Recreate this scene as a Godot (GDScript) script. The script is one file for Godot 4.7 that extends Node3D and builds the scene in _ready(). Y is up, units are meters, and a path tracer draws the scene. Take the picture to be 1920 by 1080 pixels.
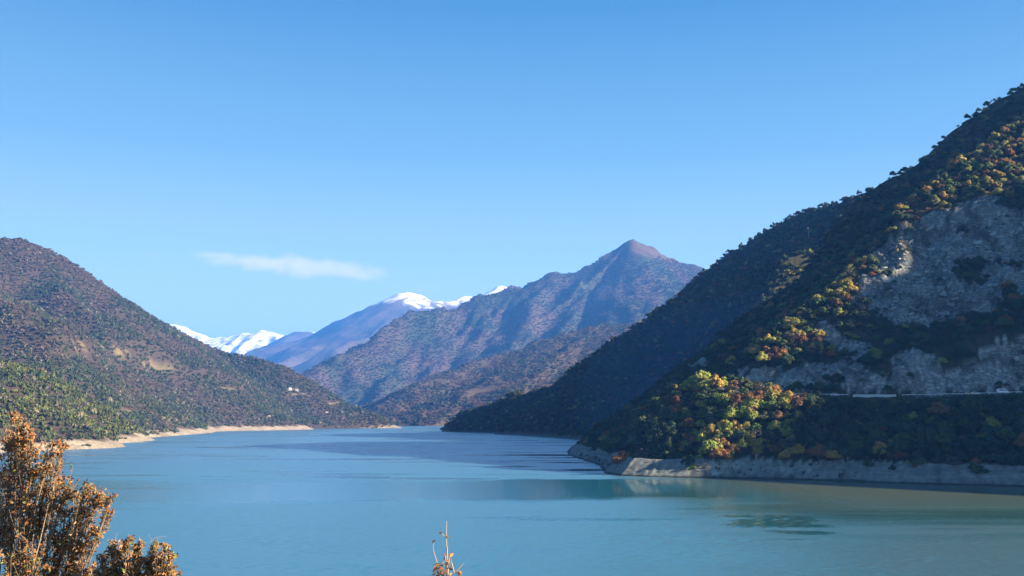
extends Node3D

const F := 1844.0            # focal length in pixels of the 1920 x 1080 photograph
const EYE := Vector3(0, 30, 0)
const PITCH := 0.12836
const SUN_AZ := 108.0        # degrees clockwise from straight ahead
const SUN_EL := 23.0

var rng := RandomNumberGenerator.new()
var sun_dir := Vector3.ZERO
var fbm := FastNoiseLite.new()
var fine := FastNoiseLite.new()
var ridged := FastNoiseLite.new()
var patch := FastNoiseLite.new()
var used := {}
var land := {}               # landforms by key: grids of heights
var M := {}

func _ready():
	rng.seed = 7
	setup_view()
	setup_noise()
	setup_materials()
	build_ground_and_water()
	build_land()
	build_bank()
	build_ledges()
	build_forests()
	build_road_things()
	build_small_things()
	build_foreground()
	build_mist()

# ------------------------------------------------------------------ view, sky, sun
func setup_view():
	var cam := Camera3D.new(); cam.name = "camera"; add_child(cam)
	cam.position = EYE
	cam.rotation = Vector3(PITCH, 0, 0)
	cam.fov = rad_to_deg(2.0 * atan(540.0 / F))
	cam.near = 0.1; cam.far = 60000.0
	cam.current = true
	var az := deg_to_rad(SUN_AZ); var el := deg_to_rad(SUN_EL)
	sun_dir = Vector3(sin(az) * cos(el), sin(el), -cos(az) * cos(el))
	var env := Environment.new()
	env.background_mode = Environment.BG_SKY
	var sky := Sky.new()
	var pano := PanoramaSkyMaterial.new()
	pano.panorama = sky_image()
	sky.sky_material = pano
	env.sky = sky
	env.tonemap_mode = Environment.TONE_MAPPER_LINEAR
	env.tonemap_exposure = 5.5
	env.sdfgi_enabled = true; env.ssao_enabled = true; env.ssil_enabled = true
	env.fog_enabled = true
	env.volumetric_fog_enabled = true; env.volumetric_fog_density = 0.0      # for the mist
	env.fog_density = 0.00007
	env.fog_light_color = Color(0.32, 0.60, 1.0)
	var we := WorldEnvironment.new(); we.name = "world_environment"; we.environment = env; add_child(we)
	var sun := DirectionalLight3D.new(); sun.name = "sun"
	sun.light_energy = 1.6
	sun.light_color = Color(1.0, 0.93, 0.82)
	sun.light_angular_distance = 0.5
	sun.shadow_enabled = true
	add_child(sun)
	sun.look_at_from_position(Vector3.ZERO, -sun_dir, Vector3.UP)

func sky_image() -> ImageTexture:
	var w := 2048; var h := 1024
	var data := PackedFloat32Array(); data.resize(w * h * 4)
	var az := deg_to_rad(SUN_AZ)
	var cn := FastNoiseLite.new(); cn.seed = 5; cn.frequency = 0.22; cn.fractal_octaves = 4
	# elevation (degrees) -> linear colour
	var stops := [[0.0, Vector3(0.2001, 0.2327, 0.2257)], [4.0, Vector3(0.1676, 0.2048, 0.2118)], [9.0, Vector3(0.0954, 0.1489, 0.1780)], [15.0, Vector3(0.0442, 0.0954, 0.1420)], [23.0, Vector3(0.0158, 0.0559, 0.1117)], [40.0, Vector3(0.0070, 0.0326, 0.0861)], [90.0, Vector3(0.0047, 0.0209, 0.0652)]]
	var glow_col := Vector3(1.0, 0.93, 0.80)
	var ss := sin(deg_to_rad(SUN_EL)); var sc := cos(deg_to_rad(SUN_EL))
	var dcos := PackedFloat32Array(); dcos.resize(w)
	for i in w:
		dcos[i] = cos((float(i) + 0.5) / w * TAU - az)       # column 0 is straight ahead
	for j in h:
		var el := 90.0 - (float(j) + 0.5) / h * 180.0
		var c := Vector3(0.10, 0.16, 0.20)
		if el > 0.0:
			for k in range(stops.size() - 1):
				if el <= stops[k + 1][0]:
					var t: float = (el - stops[k][0]) / (stops[k + 1][0] - stops[k][0])
					c = stops[k][1].lerp(stops[k + 1][1], t)
					break
		var se := sin(deg_to_rad(el)) * ss; var ce := cos(deg_to_rad(el)) * sc
		var at := j * w * 4
		for i in w:
			var cs := se + ce * dcos[i]
			# whiter towards the sun and, weakly, away from it; deepest at a right angle
			var g := 0.012 * cs * cs
			if cs > 0.0:
				var c4 := cs * cs; c4 *= c4
				g += 0.03 * c4 + 0.2 * pow(cs, 60.0)
			var air := 1.0 if el > 0.0 else 0.0
			data[at] = c.x + g * air * glow_col.x * (1.0 - c.x * 0.7)
			data[at + 1] = c.y + g * air * glow_col.y * (1.0 - c.y * 0.8)
			data[at + 2] = c.z + g * air * glow_col.z * (1.0 - c.z * 0.9) * 0.8
			data[at + 3] = 1.0
			at += 4
	# one thin streak of cloud, with two faint wisps beside it
	for cl in [[545.0, 498.0, 180.0, 22.0, 0.072, 0.85], [655.0, 512.0, 80.0, 11.0, 0.03, 0.45], [420.0, 479.0, 75.0, 7.0, 0.06, 0.5], [800.0, 541.0, 26.0, 9.0, 0.0, 0.12], [290.0, 478.0, 40.0, 12.0, 0.0, 0.06]]:
		for j in range(420, 512):
			for i in range(1860, 2048):
				var a := (float(i) + 0.5) / w * TAU
				var e := deg_to_rad(90.0 - (float(j) + 0.5) / h * 180.0)
				var q := project_dir(Vector3(sin(a) * cos(e), sin(e), -cos(a) * cos(e)))
				var dx: float = (q.x - cl[0]) / cl[2]
				var dy: float = (q.y - cl[1] - (q.x - cl[0]) * cl[4]) / (cl[3] * (0.55 + 0.45 * clampf(dx + 0.6, 0.0, 1.0)))
				dy += 0.65 * cn.get_noise_2d(q.x * 0.06, q.y * 0.25)
				var r := dx * dx + dy * dy
				if r < 1.0:
					var f: float = minf(1.0, cl[5] * 1.5 * pow(1.0 - r, 0.7) * (0.85 + 0.7 * cn.get_noise_2d(q.x * 0.12 + 50.0, q.y * 0.6)))
					var at2 := (j * w + i) * 4
					data[at2] = lerpf(data[at2], 0.20, f)
					data[at2 + 1] = lerpf(data[at2 + 1], 0.20, f)
					data[at2 + 2] = lerpf(data[at2 + 2], 0.20, f)
	var im := Image.create_from_data(w, h, false, Image.FORMAT_RGBAF, data.to_byte_array())
	return ImageTexture.create_from_image(im)

func project_dir(d: Vector3) -> Vector2:
	var depth := d.dot(Vector3(0, sin(PITCH), -cos(PITCH)))
	if depth <= 0.01: return Vector2(-9999, -9999)
	return Vector2(960.0 + F * d.x / depth, 540.0 - F * d.dot(Vector3(0, cos(PITCH), sin(PITCH))) / depth)

func project(p: Vector3) -> Vector2: return project_dir(p - EYE)

func ray(px: float, py: float) -> Vector3:
	return Vector3(0, sin(PITCH), -cos(PITCH)) + Vector3.RIGHT * ((px - 960.0) / F) + Vector3(0, cos(PITCH), sin(PITCH)) * ((540.0 - py) / F)

func P(px: float, py: float, d: float) -> Vector3:      # the point d metres ahead that is seen there
	var r := ray(px, py)
	return EYE + r * (d / -r.z)

func W(px: float, py: float) -> Vector2:                # where the lake's level is seen there, as (x, z)
	var r := ray(px, py)
	var q := EYE + r * (EYE.y / -r.y)
	return Vector2(q.x, q.z)

# ------------------------------------------------------------------ helpers
func numbered(called: String) -> String:
	if not used.has(called):
		used[called] = 0
		return called
	used[called] += 1
	return "%s_%03d" % [called, used[called]]

func tag(o: Node, label := "", category := "", group := "", kind := ""):
	if label: o.set_meta("label", label)
	if category: o.set_meta("category", category)
	if group: o.set_meta("group", group)
	if kind: o.set_meta("kind", kind)
	return o

func thing(called: String, at := Vector3.ZERO, turn := 0.0) -> Node3D:
	var o := Node3D.new(); o.name = numbered(called); add_child(o, true)
	o.position = at; o.rotation.y = turn
	return o

func part(called: String, mesh: Mesh, mat: Material, parent: Node = null) -> MeshInstance3D:
	var o := MeshInstance3D.new()
	o.mesh = mesh
	if mat: o.material_override = mat
	if parent == null:
		o.name = numbered(called); add_child(o, true)
	else:
		o.name = called; parent.add_child(o, true)
	return o

func setup_noise():
	fbm.seed = 11; fbm.frequency = 0.01; fbm.fractal_octaves = 5
	fine.seed = 23; fine.frequency = 0.06; fine.fractal_octaves = 4
	ridged.seed = 31; ridged.frequency = 0.016; ridged.fractal_type = FastNoiseLite.FRACTAL_RIDGED; ridged.fractal_octaves = 5
	patch.seed = 47; patch.frequency = 0.005; patch.fractal_octaves = 3

func srgb(r: float, g: float, b: float) -> Color: return Color(r, g, b).linear_to_srgb()

func plain_mat(c: Color, rough := 0.9) -> StandardMaterial3D:      # c is linear
	var m := StandardMaterial3D.new()
	m.albedo_color = c.linear_to_srgb(); m.roughness = rough; m.metallic_specular = 0.3
	return m

func noise_tex(freq: float, octaves: int, lo: float, hi: float, sd: int, side := 512, fractal := FastNoiseLite.FRACTAL_FBM) -> NoiseTexture2D:
	var n := FastNoiseLite.new(); n.fractal_type = fractal; n.seed = sd; n.frequency = freq; n.fractal_octaves = octaves
	var t := NoiseTexture2D.new(); t.width = side; t.height = side; t.seamless = true; t.noise = n
	var g := Gradient.new(); g.set_color(0, Color(lo, lo, lo)); g.set_color(1, Color(hi, hi, hi))
	t.color_ramp = g
	return t

func setup_materials():
	var soil := StandardMaterial3D.new()
	soil.vertex_color_use_as_albedo = true
	soil.roughness = 0.95; soil.metallic_specular = 0.2
	soil.albedo_texture = noise_tex(0.02, 5, 0.62, 1.0, 3)
	soil.uv1_triplanar = true; soil.uv1_world_triplanar = true; soil.uv1_scale = Vector3.ONE * 0.02
	soil.heightmap_enabled = false
	M.soil = soil
	var rocky: StandardMaterial3D = soil.duplicate()
	rocky.albedo_texture = noise_tex(0.009, 6, 1.0, 0.34, 9, 1024, FastNoiseLite.FRACTAL_RIDGED)
	rocky.uv1_scale = Vector3(0.022, 0.045, 0.022)
	rocky.heightmap_enabled = true; rocky.heightmap_scale = 80.0
	rocky.heightmap_texture = noise_tex(0.009, 6, 1.0, 0.0, 9, 1024, FastNoiseLite.FRACTAL_RIDGED)
	M.rocky = rocky
	var bank: StandardMaterial3D = soil.duplicate()
	bank.albedo_texture = noise_tex(0.02, 6, 0.55, 1.0, 19, 1024)
	bank.uv1_scale = Vector3(0.012, 0.11, 0.012)
	bank.heightmap_enabled = true; bank.heightmap_scale = 30.0
	bank.heightmap_texture = noise_tex(0.02, 6, 0.0, 1.0, 21, 1024)
	M.bank = bank
	var block: StandardMaterial3D = soil.duplicate()
	block.albedo_texture = noise_tex(0.02, 5, 0.55, 1.0, 29)
	block.uv1_scale = Vector3(0.06, 0.2, 0.06)
	M.block = block
	var far: StandardMaterial3D = soil.duplicate()
	far.uv1_scale = Vector3.ONE * 0.002
	M.far = far
	var leaf := StandardMaterial3D.new()
	leaf.vertex_color_use_as_albedo = true
	leaf.roughness = 0.75; leaf.metallic_specular = 0.25
	leaf.cull_mode = BaseMaterial3D.CULL_DISABLED
	M.leaf = leaf
	M.steel = plain_mat(Color(0.5, 0.52, 0.53), 0.5)
	M.bark = plain_mat(Color(0.10, 0.075, 0.055))

# ------------------------------------------------------------------ landforms
# A landform is a grid of heights: the highest of its crests (lines in space, each falling off to its two sides), kept down near its shoreline by a bank.
func steps(spans: Array) -> PackedFloat32Array:         # [[from, to, step], ...] joined
	var a := PackedFloat32Array()
	for s in spans:
		var n := int(ceil(absf(s[1] - s[0]) / s[2]))
		for i in n:
			a.append(lerpf(s[0], s[1], float(i) / n))
	a.append(spans[-1][1])
	return a

func crest(list: Array, left: float, right: float, lower := 0.0) -> Dictionary:   # list of [px, py, depth]
	var v := PackedVector3Array()
	for q in list:
		var p := P(q[0], q[1], q[2]); p.y -= lower
		v.append(p)
	return {"pts": v, "left": left, "right": right}

func shape_land(key: String, xs: PackedFloat32Array, zs: PackedFloat32Array, crests: Array, shore: PackedVector2Array, bank_h: float, bank_w: float, rise: float, extra: Callable, blend := 8.0):
	var ax := PackedFloat32Array(); var ay := PackedFloat32Array(); var az := PackedFloat32Array()
	var dx := PackedFloat32Array(); var dy := PackedFloat32Array(); var dz := PackedFloat32Array()
	var il := PackedFloat32Array(); var sl := PackedFloat32Array(); var sr := PackedFloat32Array()
	for c in crests:
		var v: PackedVector3Array = c.pts
		for i in v.size() - 1:
			var d := v[i + 1] - v[i]
			ax.append(v[i].x); ay.append(v[i].y); az.append(v[i].z)
			dx.append(d.x); dy.append(d.y); dz.append(d.z)
			il.append(1.0 / maxf(d.x * d.x + d.z * d.z, 0.01)); sl.append(c.left); sr.append(c.right)
	var nseg := ax.size()
	var nx := xs.size(); var nz := zs.size()
	var h := PackedFloat32Array(); h.resize(nx * nz)
	var sdist := PackedFloat32Array(); sdist.resize(nx * nz)
	var ns := shore.size()
	for j in nz:
		var z := zs[j]
		for i in nx:
			var x := xs[i]
			var best := -1e9
			for s in nseg:
				var qx := x - ax[s]; var qz := z - az[s]
				var t := clampf((qx * dx[s] + qz * dz[s]) * il[s], 0.0, 1.0)
				var side := dx[s] * qz - dz[s] * qx
				qx -= t * dx[s]; qz -= t * dz[s]
				var hh := ay[s] + t * dy[s] - (sr[s] if side > 0.0 else sl[s]) * sqrt(qx * qx + qz * qz)
				if hh > best: best = hh
			var sd := 1e9
			if ns > 0:
				var at := Vector2(x, z)
				for s in ns:
					var a := shore[s]; var b := shore[(s + 1) % ns]
					var ab := b - a; var aq := at - a
					var t := clampf(aq.dot(ab) / maxf(ab.length_squared(), 0.01), 0.0, 1.0)
					var dd := aq.distance_squared_to(ab * t)
					if dd < sd: sd = dd
				sd = sqrt(sd)
				if not Geometry2D.is_point_in_polygon(at, shore): sd = -sd
				var lim: float
				if sd < bank_w: lim = sd * bank_h / bank_w
				else: lim = bank_h + (sd - bank_w) * rise + maxf(sd - 190.0, 0.0) * 1.5
				# smooth minimum of the crests' slope and the bank
				var k := clampf(sd * 0.3, 0.01, blend)
				var m := clampf(0.5 + 0.5 * (lim - best) / k, 0.0, 1.0)
				best = lerpf(lim, best, m) - k * m * (1.0 - m)
				if best < -9.0: best = -9.0
			h[j * nx + i] = best
			sdist[j * nx + i] = sd
	var L := {"key": key, "xs": xs, "zs": zs, "nx": nx, "nz": nz, "h": h, "sd": sdist}
	land[key] = L
	for j in nz:
		for i in nx:
			var n := j * nx + i
			h[n] = extra.call(xs[i], zs[j], h[n], sdist[n])
	L.h = h
	var nrm := PackedVector3Array(); nrm.resize(nx * nz)
	for j in nz:
		var j0 := maxi(j - 1, 0); var j1 := mini(j + 1, nz - 1)
		for i in nx:
			var i0 := maxi(i - 1, 0); var i1 := mini(i + 1, nx - 1)
			var gx := (h[j * nx + i1] - h[j * nx + i0]) / (xs[i1] - xs[i0])
			var gz := (h[j1 * nx + i] - h[j0 * nx + i]) / (zs[j1] - zs[j0])
			nrm[j * nx + i] = Vector3(-gx, 1, -gz).normalized()
	L.n = nrm
	return L

func cell(a: PackedFloat32Array, v: float) -> int:
	if a[0] < a[-1]: return clampi(a.bsearch(v) - 1, 0, a.size() - 2)
	return 0

func height(L: Dictionary, x: float, z: float) -> float:
	var xs: PackedFloat32Array = L.xs; var zs: PackedFloat32Array = L.zs; var h: PackedFloat32Array = L.h
	var i := clampi(xs.bsearch(x) - 1, 0, L.nx - 2); var j := clampi(zs.bsearch(z) - 1, 0, L.nz - 2)
	var u := clampf((x - xs[i]) / (xs[i + 1] - xs[i]), 0.0, 1.0); var v := clampf((z - zs[j]) / (zs[j + 1] - zs[j]), 0.0, 1.0)
	var n: int = j * L.nx + i
	return lerpf(lerpf(h[n], h[n + 1], u), lerpf(h[n + L.nx], h[n + L.nx + 1], u), v)

func near(L: Dictionary, x: float, z: float) -> int:    # nearest grid point
	var xs: PackedFloat32Array = L.xs; var zs: PackedFloat32Array = L.zs
	var i := clampi(xs.bsearch(x) - 1, 0, L.nx - 2); var j := clampi(zs.bsearch(z) - 1, 0, L.nz - 2)
	if x - xs[i] > xs[i + 1] - x: i += 1
	if z - zs[j] > zs[j + 1] - z: j += 1
	return j * L.nx + i

func hit(L: Dictionary, px: float, py: float, from := 200.0, to := 4000.0) -> Vector3:   # where that landform is seen
	var d := from
	while d < to:
		var p := P(px, py, d)
		if p.y < height(L, p.x, p.z): return Vector3(p.x, height(L, p.x, p.z), p.z)
		d *= 1.002
	return P(px, py, to)

func mesh_land(L: Dictionary, color: Callable, mat: Material, rock_mat: Material = null, bank_mat: Material = null) -> ArrayMesh:
	var nx: int = L.nx; var nz: int = L.nz
	var h: PackedFloat32Array = L.h; var xs: PackedFloat32Array = L.xs; var zs: PackedFloat32Array = L.zs
	var nrm: PackedVector3Array = L.n; var sd: PackedFloat32Array = L.sd
	var v := PackedVector3Array(); v.resize(nx * nz)
	var c := PackedColorArray(); c.resize(nx * nz)
	var rock := PackedByteArray(); rock.resize(nx * nz)
	for j in nz:
		for i in nx:
			var n := j * nx + i
			v[n] = Vector3(xs[i], h[n], zs[j])
			var col: Color = color.call(v[n], nrm[n], sd[n])
			rock[n] = 1 if col.a < 0.3 else (2 if col.a < 0.8 else 0)
			col.a = 1.0
			c[n] = col
	var idx := [PackedInt32Array(), PackedInt32Array(), PackedInt32Array()]
	for j in nz - 1:
		for i in nx - 1:
			var n := j * nx + i
			if maxf(maxf(h[n], h[n + 1]), maxf(h[n + nx], h[n + nx + 1])) < -3.0: continue
			var k: int = rock[n] if rock[n] == rock[n + nx + 1] else (rock[n + 1] if rock[n + 1] == rock[n + nx] else rock[n])
			if rock_mat == null: k = 0
			idx[k].append(n); idx[k].append(n + 1); idx[k].append(n + nx)
			idx[k].append(n + 1); idx[k].append(n + nx + 1); idx[k].append(n + nx)
	var out := ArrayMesh.new()
	for k in 3:
		if idx[k].is_empty(): continue
		var ar := []; ar.resize(Mesh.ARRAY_MAX)
		ar[Mesh.ARRAY_VERTEX] = v; ar[Mesh.ARRAY_NORMAL] = nrm; ar[Mesh.ARRAY_COLOR] = c; ar[Mesh.ARRAY_INDEX] = idx[k]
		out.add_surface_from_arrays(Mesh.PRIMITIVE_TRIANGLES, ar)
		out.surface_set_material(out.get_surface_count() - 1, [mat, rock_mat, bank_mat][k])
	return out

func add_land(called: String, L: Dictionary, color: Callable, label: String, category: String, mat: Material, rock_mat: Material = null, bank_mat: Material = null):
	var o := part(called, mesh_land(L, color, mat, rock_mat, bank_mat), null)
	tag(o, label, category, "", "structure")
	return o

# sun-aligned skyline of the unseen mountain to the right, its heights notched to shade the hillside but light chosen patches: a along the skyline, b its height across the rays
func skyline_point(a: float, b: float, t: float) -> Vector3:
	var az := deg_to_rad(SUN_AZ); var el := deg_to_rad(SUN_EL)
	var hd := Vector2(sin(az), -cos(az)); var pd := Vector2(cos(az), sin(az))
	var q := hd * t + pd * a
	return Vector3(q.x, (b + t * sin(el)) / cos(el), q.y)

var road_line := PackedVector3Array()
var rocks := []            # [centre, radius across, radius up, softness] of bare rock on the hillside
var clearings := []
var L_shore := PackedVector2Array()

func road_near(x: float, z: float) -> Vector3:          # (distance to the road, its height there, how much farther off than the road's middle)
	var best := 1e9; var y := 0.0; var back := 0.0
	for i in road_line.size() - 1:
		var a := road_line[i]; var b := road_line[i + 1]
		var ab := Vector2(b.x - a.x, b.z - a.z); var aq := Vector2(x - a.x, z - a.z)
		var t := clampf(aq.dot(ab) / ab.length_squared(), 0.0, 1.0)
		var d := aq.distance_to(ab * t)
		if d < best:
			best = d; y = lerpf(a.y, b.y, t)
			back = Vector2(x, z).length() - (Vector2(a.x, a.z) + ab * t).length()
	return Vector3(best, y, back)

func road_cut(x: float, z: float, h: float, sd: float) -> float:    # the ground beside the road: a cutting above it, a fill below it
	var r := road_near(x, z)
	if r.x > 90.0: return h
	var d := maxf(r.x - 4.5, 0.0)
	var low: float = minf(r.y - 0.85 * d, 7.0 + (sd - 7.0) * 1.1)
	if r.z < 0.0: return clampf(h, low, maxf(low, r.y - 0.4 * d))
	return clampf(h, low, maxf(low, r.y + 1.9 * d))

func build_land():
	# --- the steep hillside on the right
	for q in [[1290, 722, 552], [1400, 735, 522], [1500, 741, 511], [1600, 743, 503], [1700, 743, 497], [1800, 741, 494], [1920, 737, 491], [2100, 728, 490], [2400, 715, 470]]:
		road_line.append(P(q[0], q[1], q[2]))
	var shore := PackedVector2Array()
	for q in [[2600, 940], [2200, 922], [1920, 913], [1800, 910], [1700, 907], [1600, 903], [1500, 900], [1420, 898], [1300, 896], [1220, 894], [1165, 892], [1138, 887], [1134, 878], [1118, 869], [1090, 861], [1070, 853], [1066, 848], [1076, 838], [1085, 832], [1092, 828]]:
		shore.append(W(q[0], q[1]))
	for q in [[150, -1300], [1700, -1300], [1700, 800], [700, 700], [520, 200], [430, -130]]:
		shore.append(Vector2(q[0], q[1]))
	var sky := PackedVector3Array()
	for q in [[-230, -140], [-300, -120], [-360, -100], [-420, -80], [-452, -45], [-468, 16], [-486, 26], [-494, 34], [-502, 38], [-510, 38], [-521, 36], [-528, 40], [-534, 46], [-543, 54], [-557, 64], [-572, 69], [-583, 71], [-594, 79], [-616, 93], [-630, 89], [-645, 87], [-660, 114], [-669, 118], [-676, 115], [-684, 111], [-694, 118], [-710, 123], [-741, 137], [-767, 147], [-785, 162], [-805, 198], [-825, 214], [-860, 216], [-1000, 208]]:
		sky.append(skyline_point(q[0], q[1], 700.0))
	var crests := [
		crest([[1085, 822, 738], [1100, 797, 735], [1140, 760, 730], [1180, 723, 728], [1247, 670, 728], [1280, 645, 728], [1350, 580, 732], [1430, 515, 736], [1500, 455, 740], [1560, 412, 744], [1640, 357, 748], [1690, 325, 748], [1760, 270, 748], [1840, 215, 748], [1920, 163, 748], [2100, 60, 760]], 0.9, 0.9, 1.0),
		crest([[1430, 690, 560], [1450, 655, 568], [1500, 600, 578], [1560, 530, 588], [1610, 485, 602], [1690, 395, 630], [1770, 330, 652], [1850, 270, 672], [1920, 222, 692], [2050, 140, 724]], 0.75, 0.78, 3.0),
		{"pts": sky, "left": 0.95, "right": 0.95},  # unseen ridge, shaped for the shadow it casts
	]
	var L: Dictionary = shape_land("hillside", steps([[20, 430, 2.0], [430, 1300, 9]]), steps([[-1000, -800, 9], [-800, -400, 2.0], [-400, 100, 9]]), crests, shore, 7.6, 8.0, 0.71, hillside_extra)
	set_rocks(L)
	L = shape_rocks(L)
	L_shore = shore
	add_land("hillside", L, hillside_color, "steep forested hillside with bare grey rock faces above the lake's right bank", "hillside", M.soil, M.rocky, M.bank)
	# --- the long dark slope behind it
	shore = PackedVector2Array()
	for q in [[1110, 828], [1078, 824.5], [1040, 821], [1000, 818], [950, 815], [900, 813], [860, 811.5], [830, 810], [811, 808.6], [812, 806.5]]:
		shore.append(W(q[0], q[1]))
	for q in [[-130, -2150], [200, -2500], [1500, -2500], [1500, -800], [110, -900]]:
		shore.append(Vector2(q[0], q[1]))
	crests = [
		crest([[822, 806, 1850], [863, 770, 1830], [913, 752, 1800], [967, 735, 1760], [1013, 722, 1720], [1047, 716, 1690], [1063, 697, 1670], [1097, 670, 1630], [1130, 643, 1600], [1163, 620, 1570], [1200, 600, 1540], [1260, 558, 1480], [1325, 507, 1420], [1380, 464, 1370], [1440, 423, 1320], [1500, 393, 1270], [1550, 377, 1230], [1600, 367, 1200], [1700, 328, 1180]], 0.8, 0.95, 5.0),
		crest([[915, 803, 1560], [940, 781, 1545], [1000, 751, 1500], [1050, 735, 1440], [1110, 716, 1380], [1160, 692, 1320], [1220, 657, 1250], [1290, 612, 1190], [1400, 520, 1120], [1450, 470, 1090], [1500, 430, 1070], [1545, 400, 1060], [1640, 350, 1060]], 0.9, 0.85, 4.0),
	]
	L = shape_land("slope", steps([[-220, 520, 5], [520, 900, 30]]), steps([[-2500, -1950, 30], [-1950, -1000, 5.5], [-1000, -800, 20]]), crests, shore, 3.0, 3.0, 0.85, slope_extra)
	add_land("wooded_slope", L, slope_color, "long dark wooded slope running down to the lake behind the rocky hillside", "hillside", M.soil)
	# --- the mountain on the left
	shore = PackedVector2Array()
	for q in [[-400, 960], [-150, 890], [0, 862], [60, 852], [130, 846], [180, 842], [236, 838], [228, 831], [255, 829], [292, 825.5], [280, 820], [330, 817], [397, 811.5], [405, 809], [430, 808], [500, 806.8], [600, 805], [700, 803.6], [756, 802.6], [730, 800.6]]:
		shore.append(W(q[0], q[1]))
	for q in [[-420, -2900], [-800, -3600], [-4200, -3600], [-4200, -150], [-500, -150]]:
		shore.append(Vector2(q[0], q[1]))
	crests = [
		crest([[-700, 330, 2000], [-400, 385, 2080], [-200, 425, 2150], [0, 440, 2200], [45, 445, 2215], [90, 460, 2230], [130, 488, 2250], [180, 526, 2280], [240, 564, 2320], [290, 594, 2370], [340, 620, 2430], [392, 644, 2500]], 0.7, 0.66, 4.0),
		crest([[392, 645, 2500], [440, 660, 2480], [490, 667, 2450], [530, 681, 2430], [570, 701, 2410], [610, 724, 2390], [650, 750, 2370], [700, 769, 2340], [740, 789, 2310], [760, 799, 2290]], 0.7, 0.56, 5.0),
		crest([[105, 525, 2080], [150, 575, 1960], [210, 622, 1860], [270, 655, 1800], [330, 700, 1740], [400, 755, 1700], [430, 790, 1720]], 0.52, 0.5, 2.0),
		crest([[-100, 500, 1900], [20, 572, 1650], [110, 600, 1600], [160, 655, 1480], [240, 710, 1400], [320, 775, 1380]], 0.42, 0.40, 2.0),
		crest([[-500, 520, 900], [-250, 575, 1000], [-100, 600, 1060], [0, 626, 1110], [60, 648, 1140], [120, 672, 1165], [170, 700, 1180], [220, 745, 1180], [262, 792, 1180]], 0.45, 0.45, 2.0),
	]
	L = shape_land("left", steps([[-3600, -1500, 50], [-1500, -150, 9], [-150, 0, 30]]), steps([[-3600, -2600, 60], [-2600, -700, 10], [-700, -150, 30]]), crests, shore, 7.0, 15.0, 0.62, left_extra, 14.0)
	set_clearings(L)
	add_land("brown_mountain", L, left_color, "broad brown and green forested mountain with tan clearings left of the lake", "mountain", M.soil)
	# --- the pointed mountain in the middle, and its foothills
	crests = [
		crest([[400, 800, 3900], [560, 716, 4200], [590, 699, 4300], [652, 662, 4500], [704, 636, 4700], [757, 610, 4900], [793, 592, 5000], [870, 570, 5250], [900, 562, 5300], [960, 542, 5400], [1010, 524, 5450], [1060, 510, 5500], [1110, 490, 5550], [1150, 469, 5600], [1187, 452, 5600], [1210, 459, 5680], [1250, 479, 5780], [1290, 496, 5880], [1325, 509, 6000], [1450, 560, 6300], [1700, 640, 6800]], 0.7, 0.84),
		crest([[850, 576, 5200], [800, 622, 4900], [755, 680, 4600], [718, 735, 4300], [690, 775, 4100]], 1.1, 0.6),
		crest([[915, 562, 5320], [870, 620, 5000], [835, 670, 4750], [800, 715, 4500]], 1.15, 0.62),
		crest([[975, 542, 5420], [930, 595, 5150], [900, 640, 4900], [870, 680, 4650]], 1.15, 0.62),
		crest([[1045, 516, 5500], [1005, 570, 5200], [985, 610, 4980], [960, 650, 4750]], 1.15, 0.62),
		crest([[1125, 486, 5570], [1110, 530, 5380], [1085, 575, 5150], [1062, 612, 4950]], 1.2, 0.66),
		crest([[1187, 454, 5590], [1150, 500, 5480], [1180, 530, 5330], [1215, 560, 5180], [1215, 600, 4950], [1200, 640, 4700]], 1.25, 0.6),
		crest([[1250, 480, 5770], [1270, 520, 5550], [1285, 560, 5300], [1290, 610, 5000]], 1.1, 0.66),
	]
	L = shape_land("peak", steps([[-1600, 2000, 18], [2000, 3000, 60]]), steps([[-7200, -6000, 60], [-6000, -3900, 18], [-3900, -3500, 50]]), crests, PackedVector2Array(), 1.0, 1.0, 1.0, peak_extra)
	add_land("pointed_mountain", L, peak_color, "blue hazy pointed mountain with a bare brown summit at the end of the valley", "mountain", M.far)
	shore = PackedVector2Array()
	for q in [[-1500, -2560], [-420, -2560], [-270, -2470], [-100, -2440], [60, -2500], [1800, -2500], [1800, -5200], [-1500, -5200]]:
		shore.append(Vector2(q[0], q[1]))
	crests = [
		crest([[600, 797, 2800], [690, 788, 2920], [715, 771, 3000], [746, 750, 3100], [809, 714, 3300], [861, 694, 3400], [965, 657, 3600], [1043, 636, 3700], [1085, 621, 3800], [1121, 613, 3850], [1173, 612, 3900], [1260, 612, 4000], [1450, 600, 4100]], 0.45, 0.34),
		crest([[1043, 636, 3700], [960, 690, 3350], [880, 740, 3050], [840, 775, 2850]], 0.5, 0.33),
		crest([[1121, 613, 3850], [1060, 660, 3450], [1000, 715, 3150], [960, 760, 2900]], 0.5, 0.33),
	]
	L = shape_land("foothills", steps([[-700, 1300, 9], [1300, 1700, 50]]), steps([[-4700, -4100, 50], [-4100, -2440, 10]]), crests, shore, 5.0, 60.0, 0.30, foothill_extra, 14.0)
	add_land("foothills", L, foothill_color, "low purple and green wooded foothills in front of the pointed mountain", "hillside", M.soil)
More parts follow.
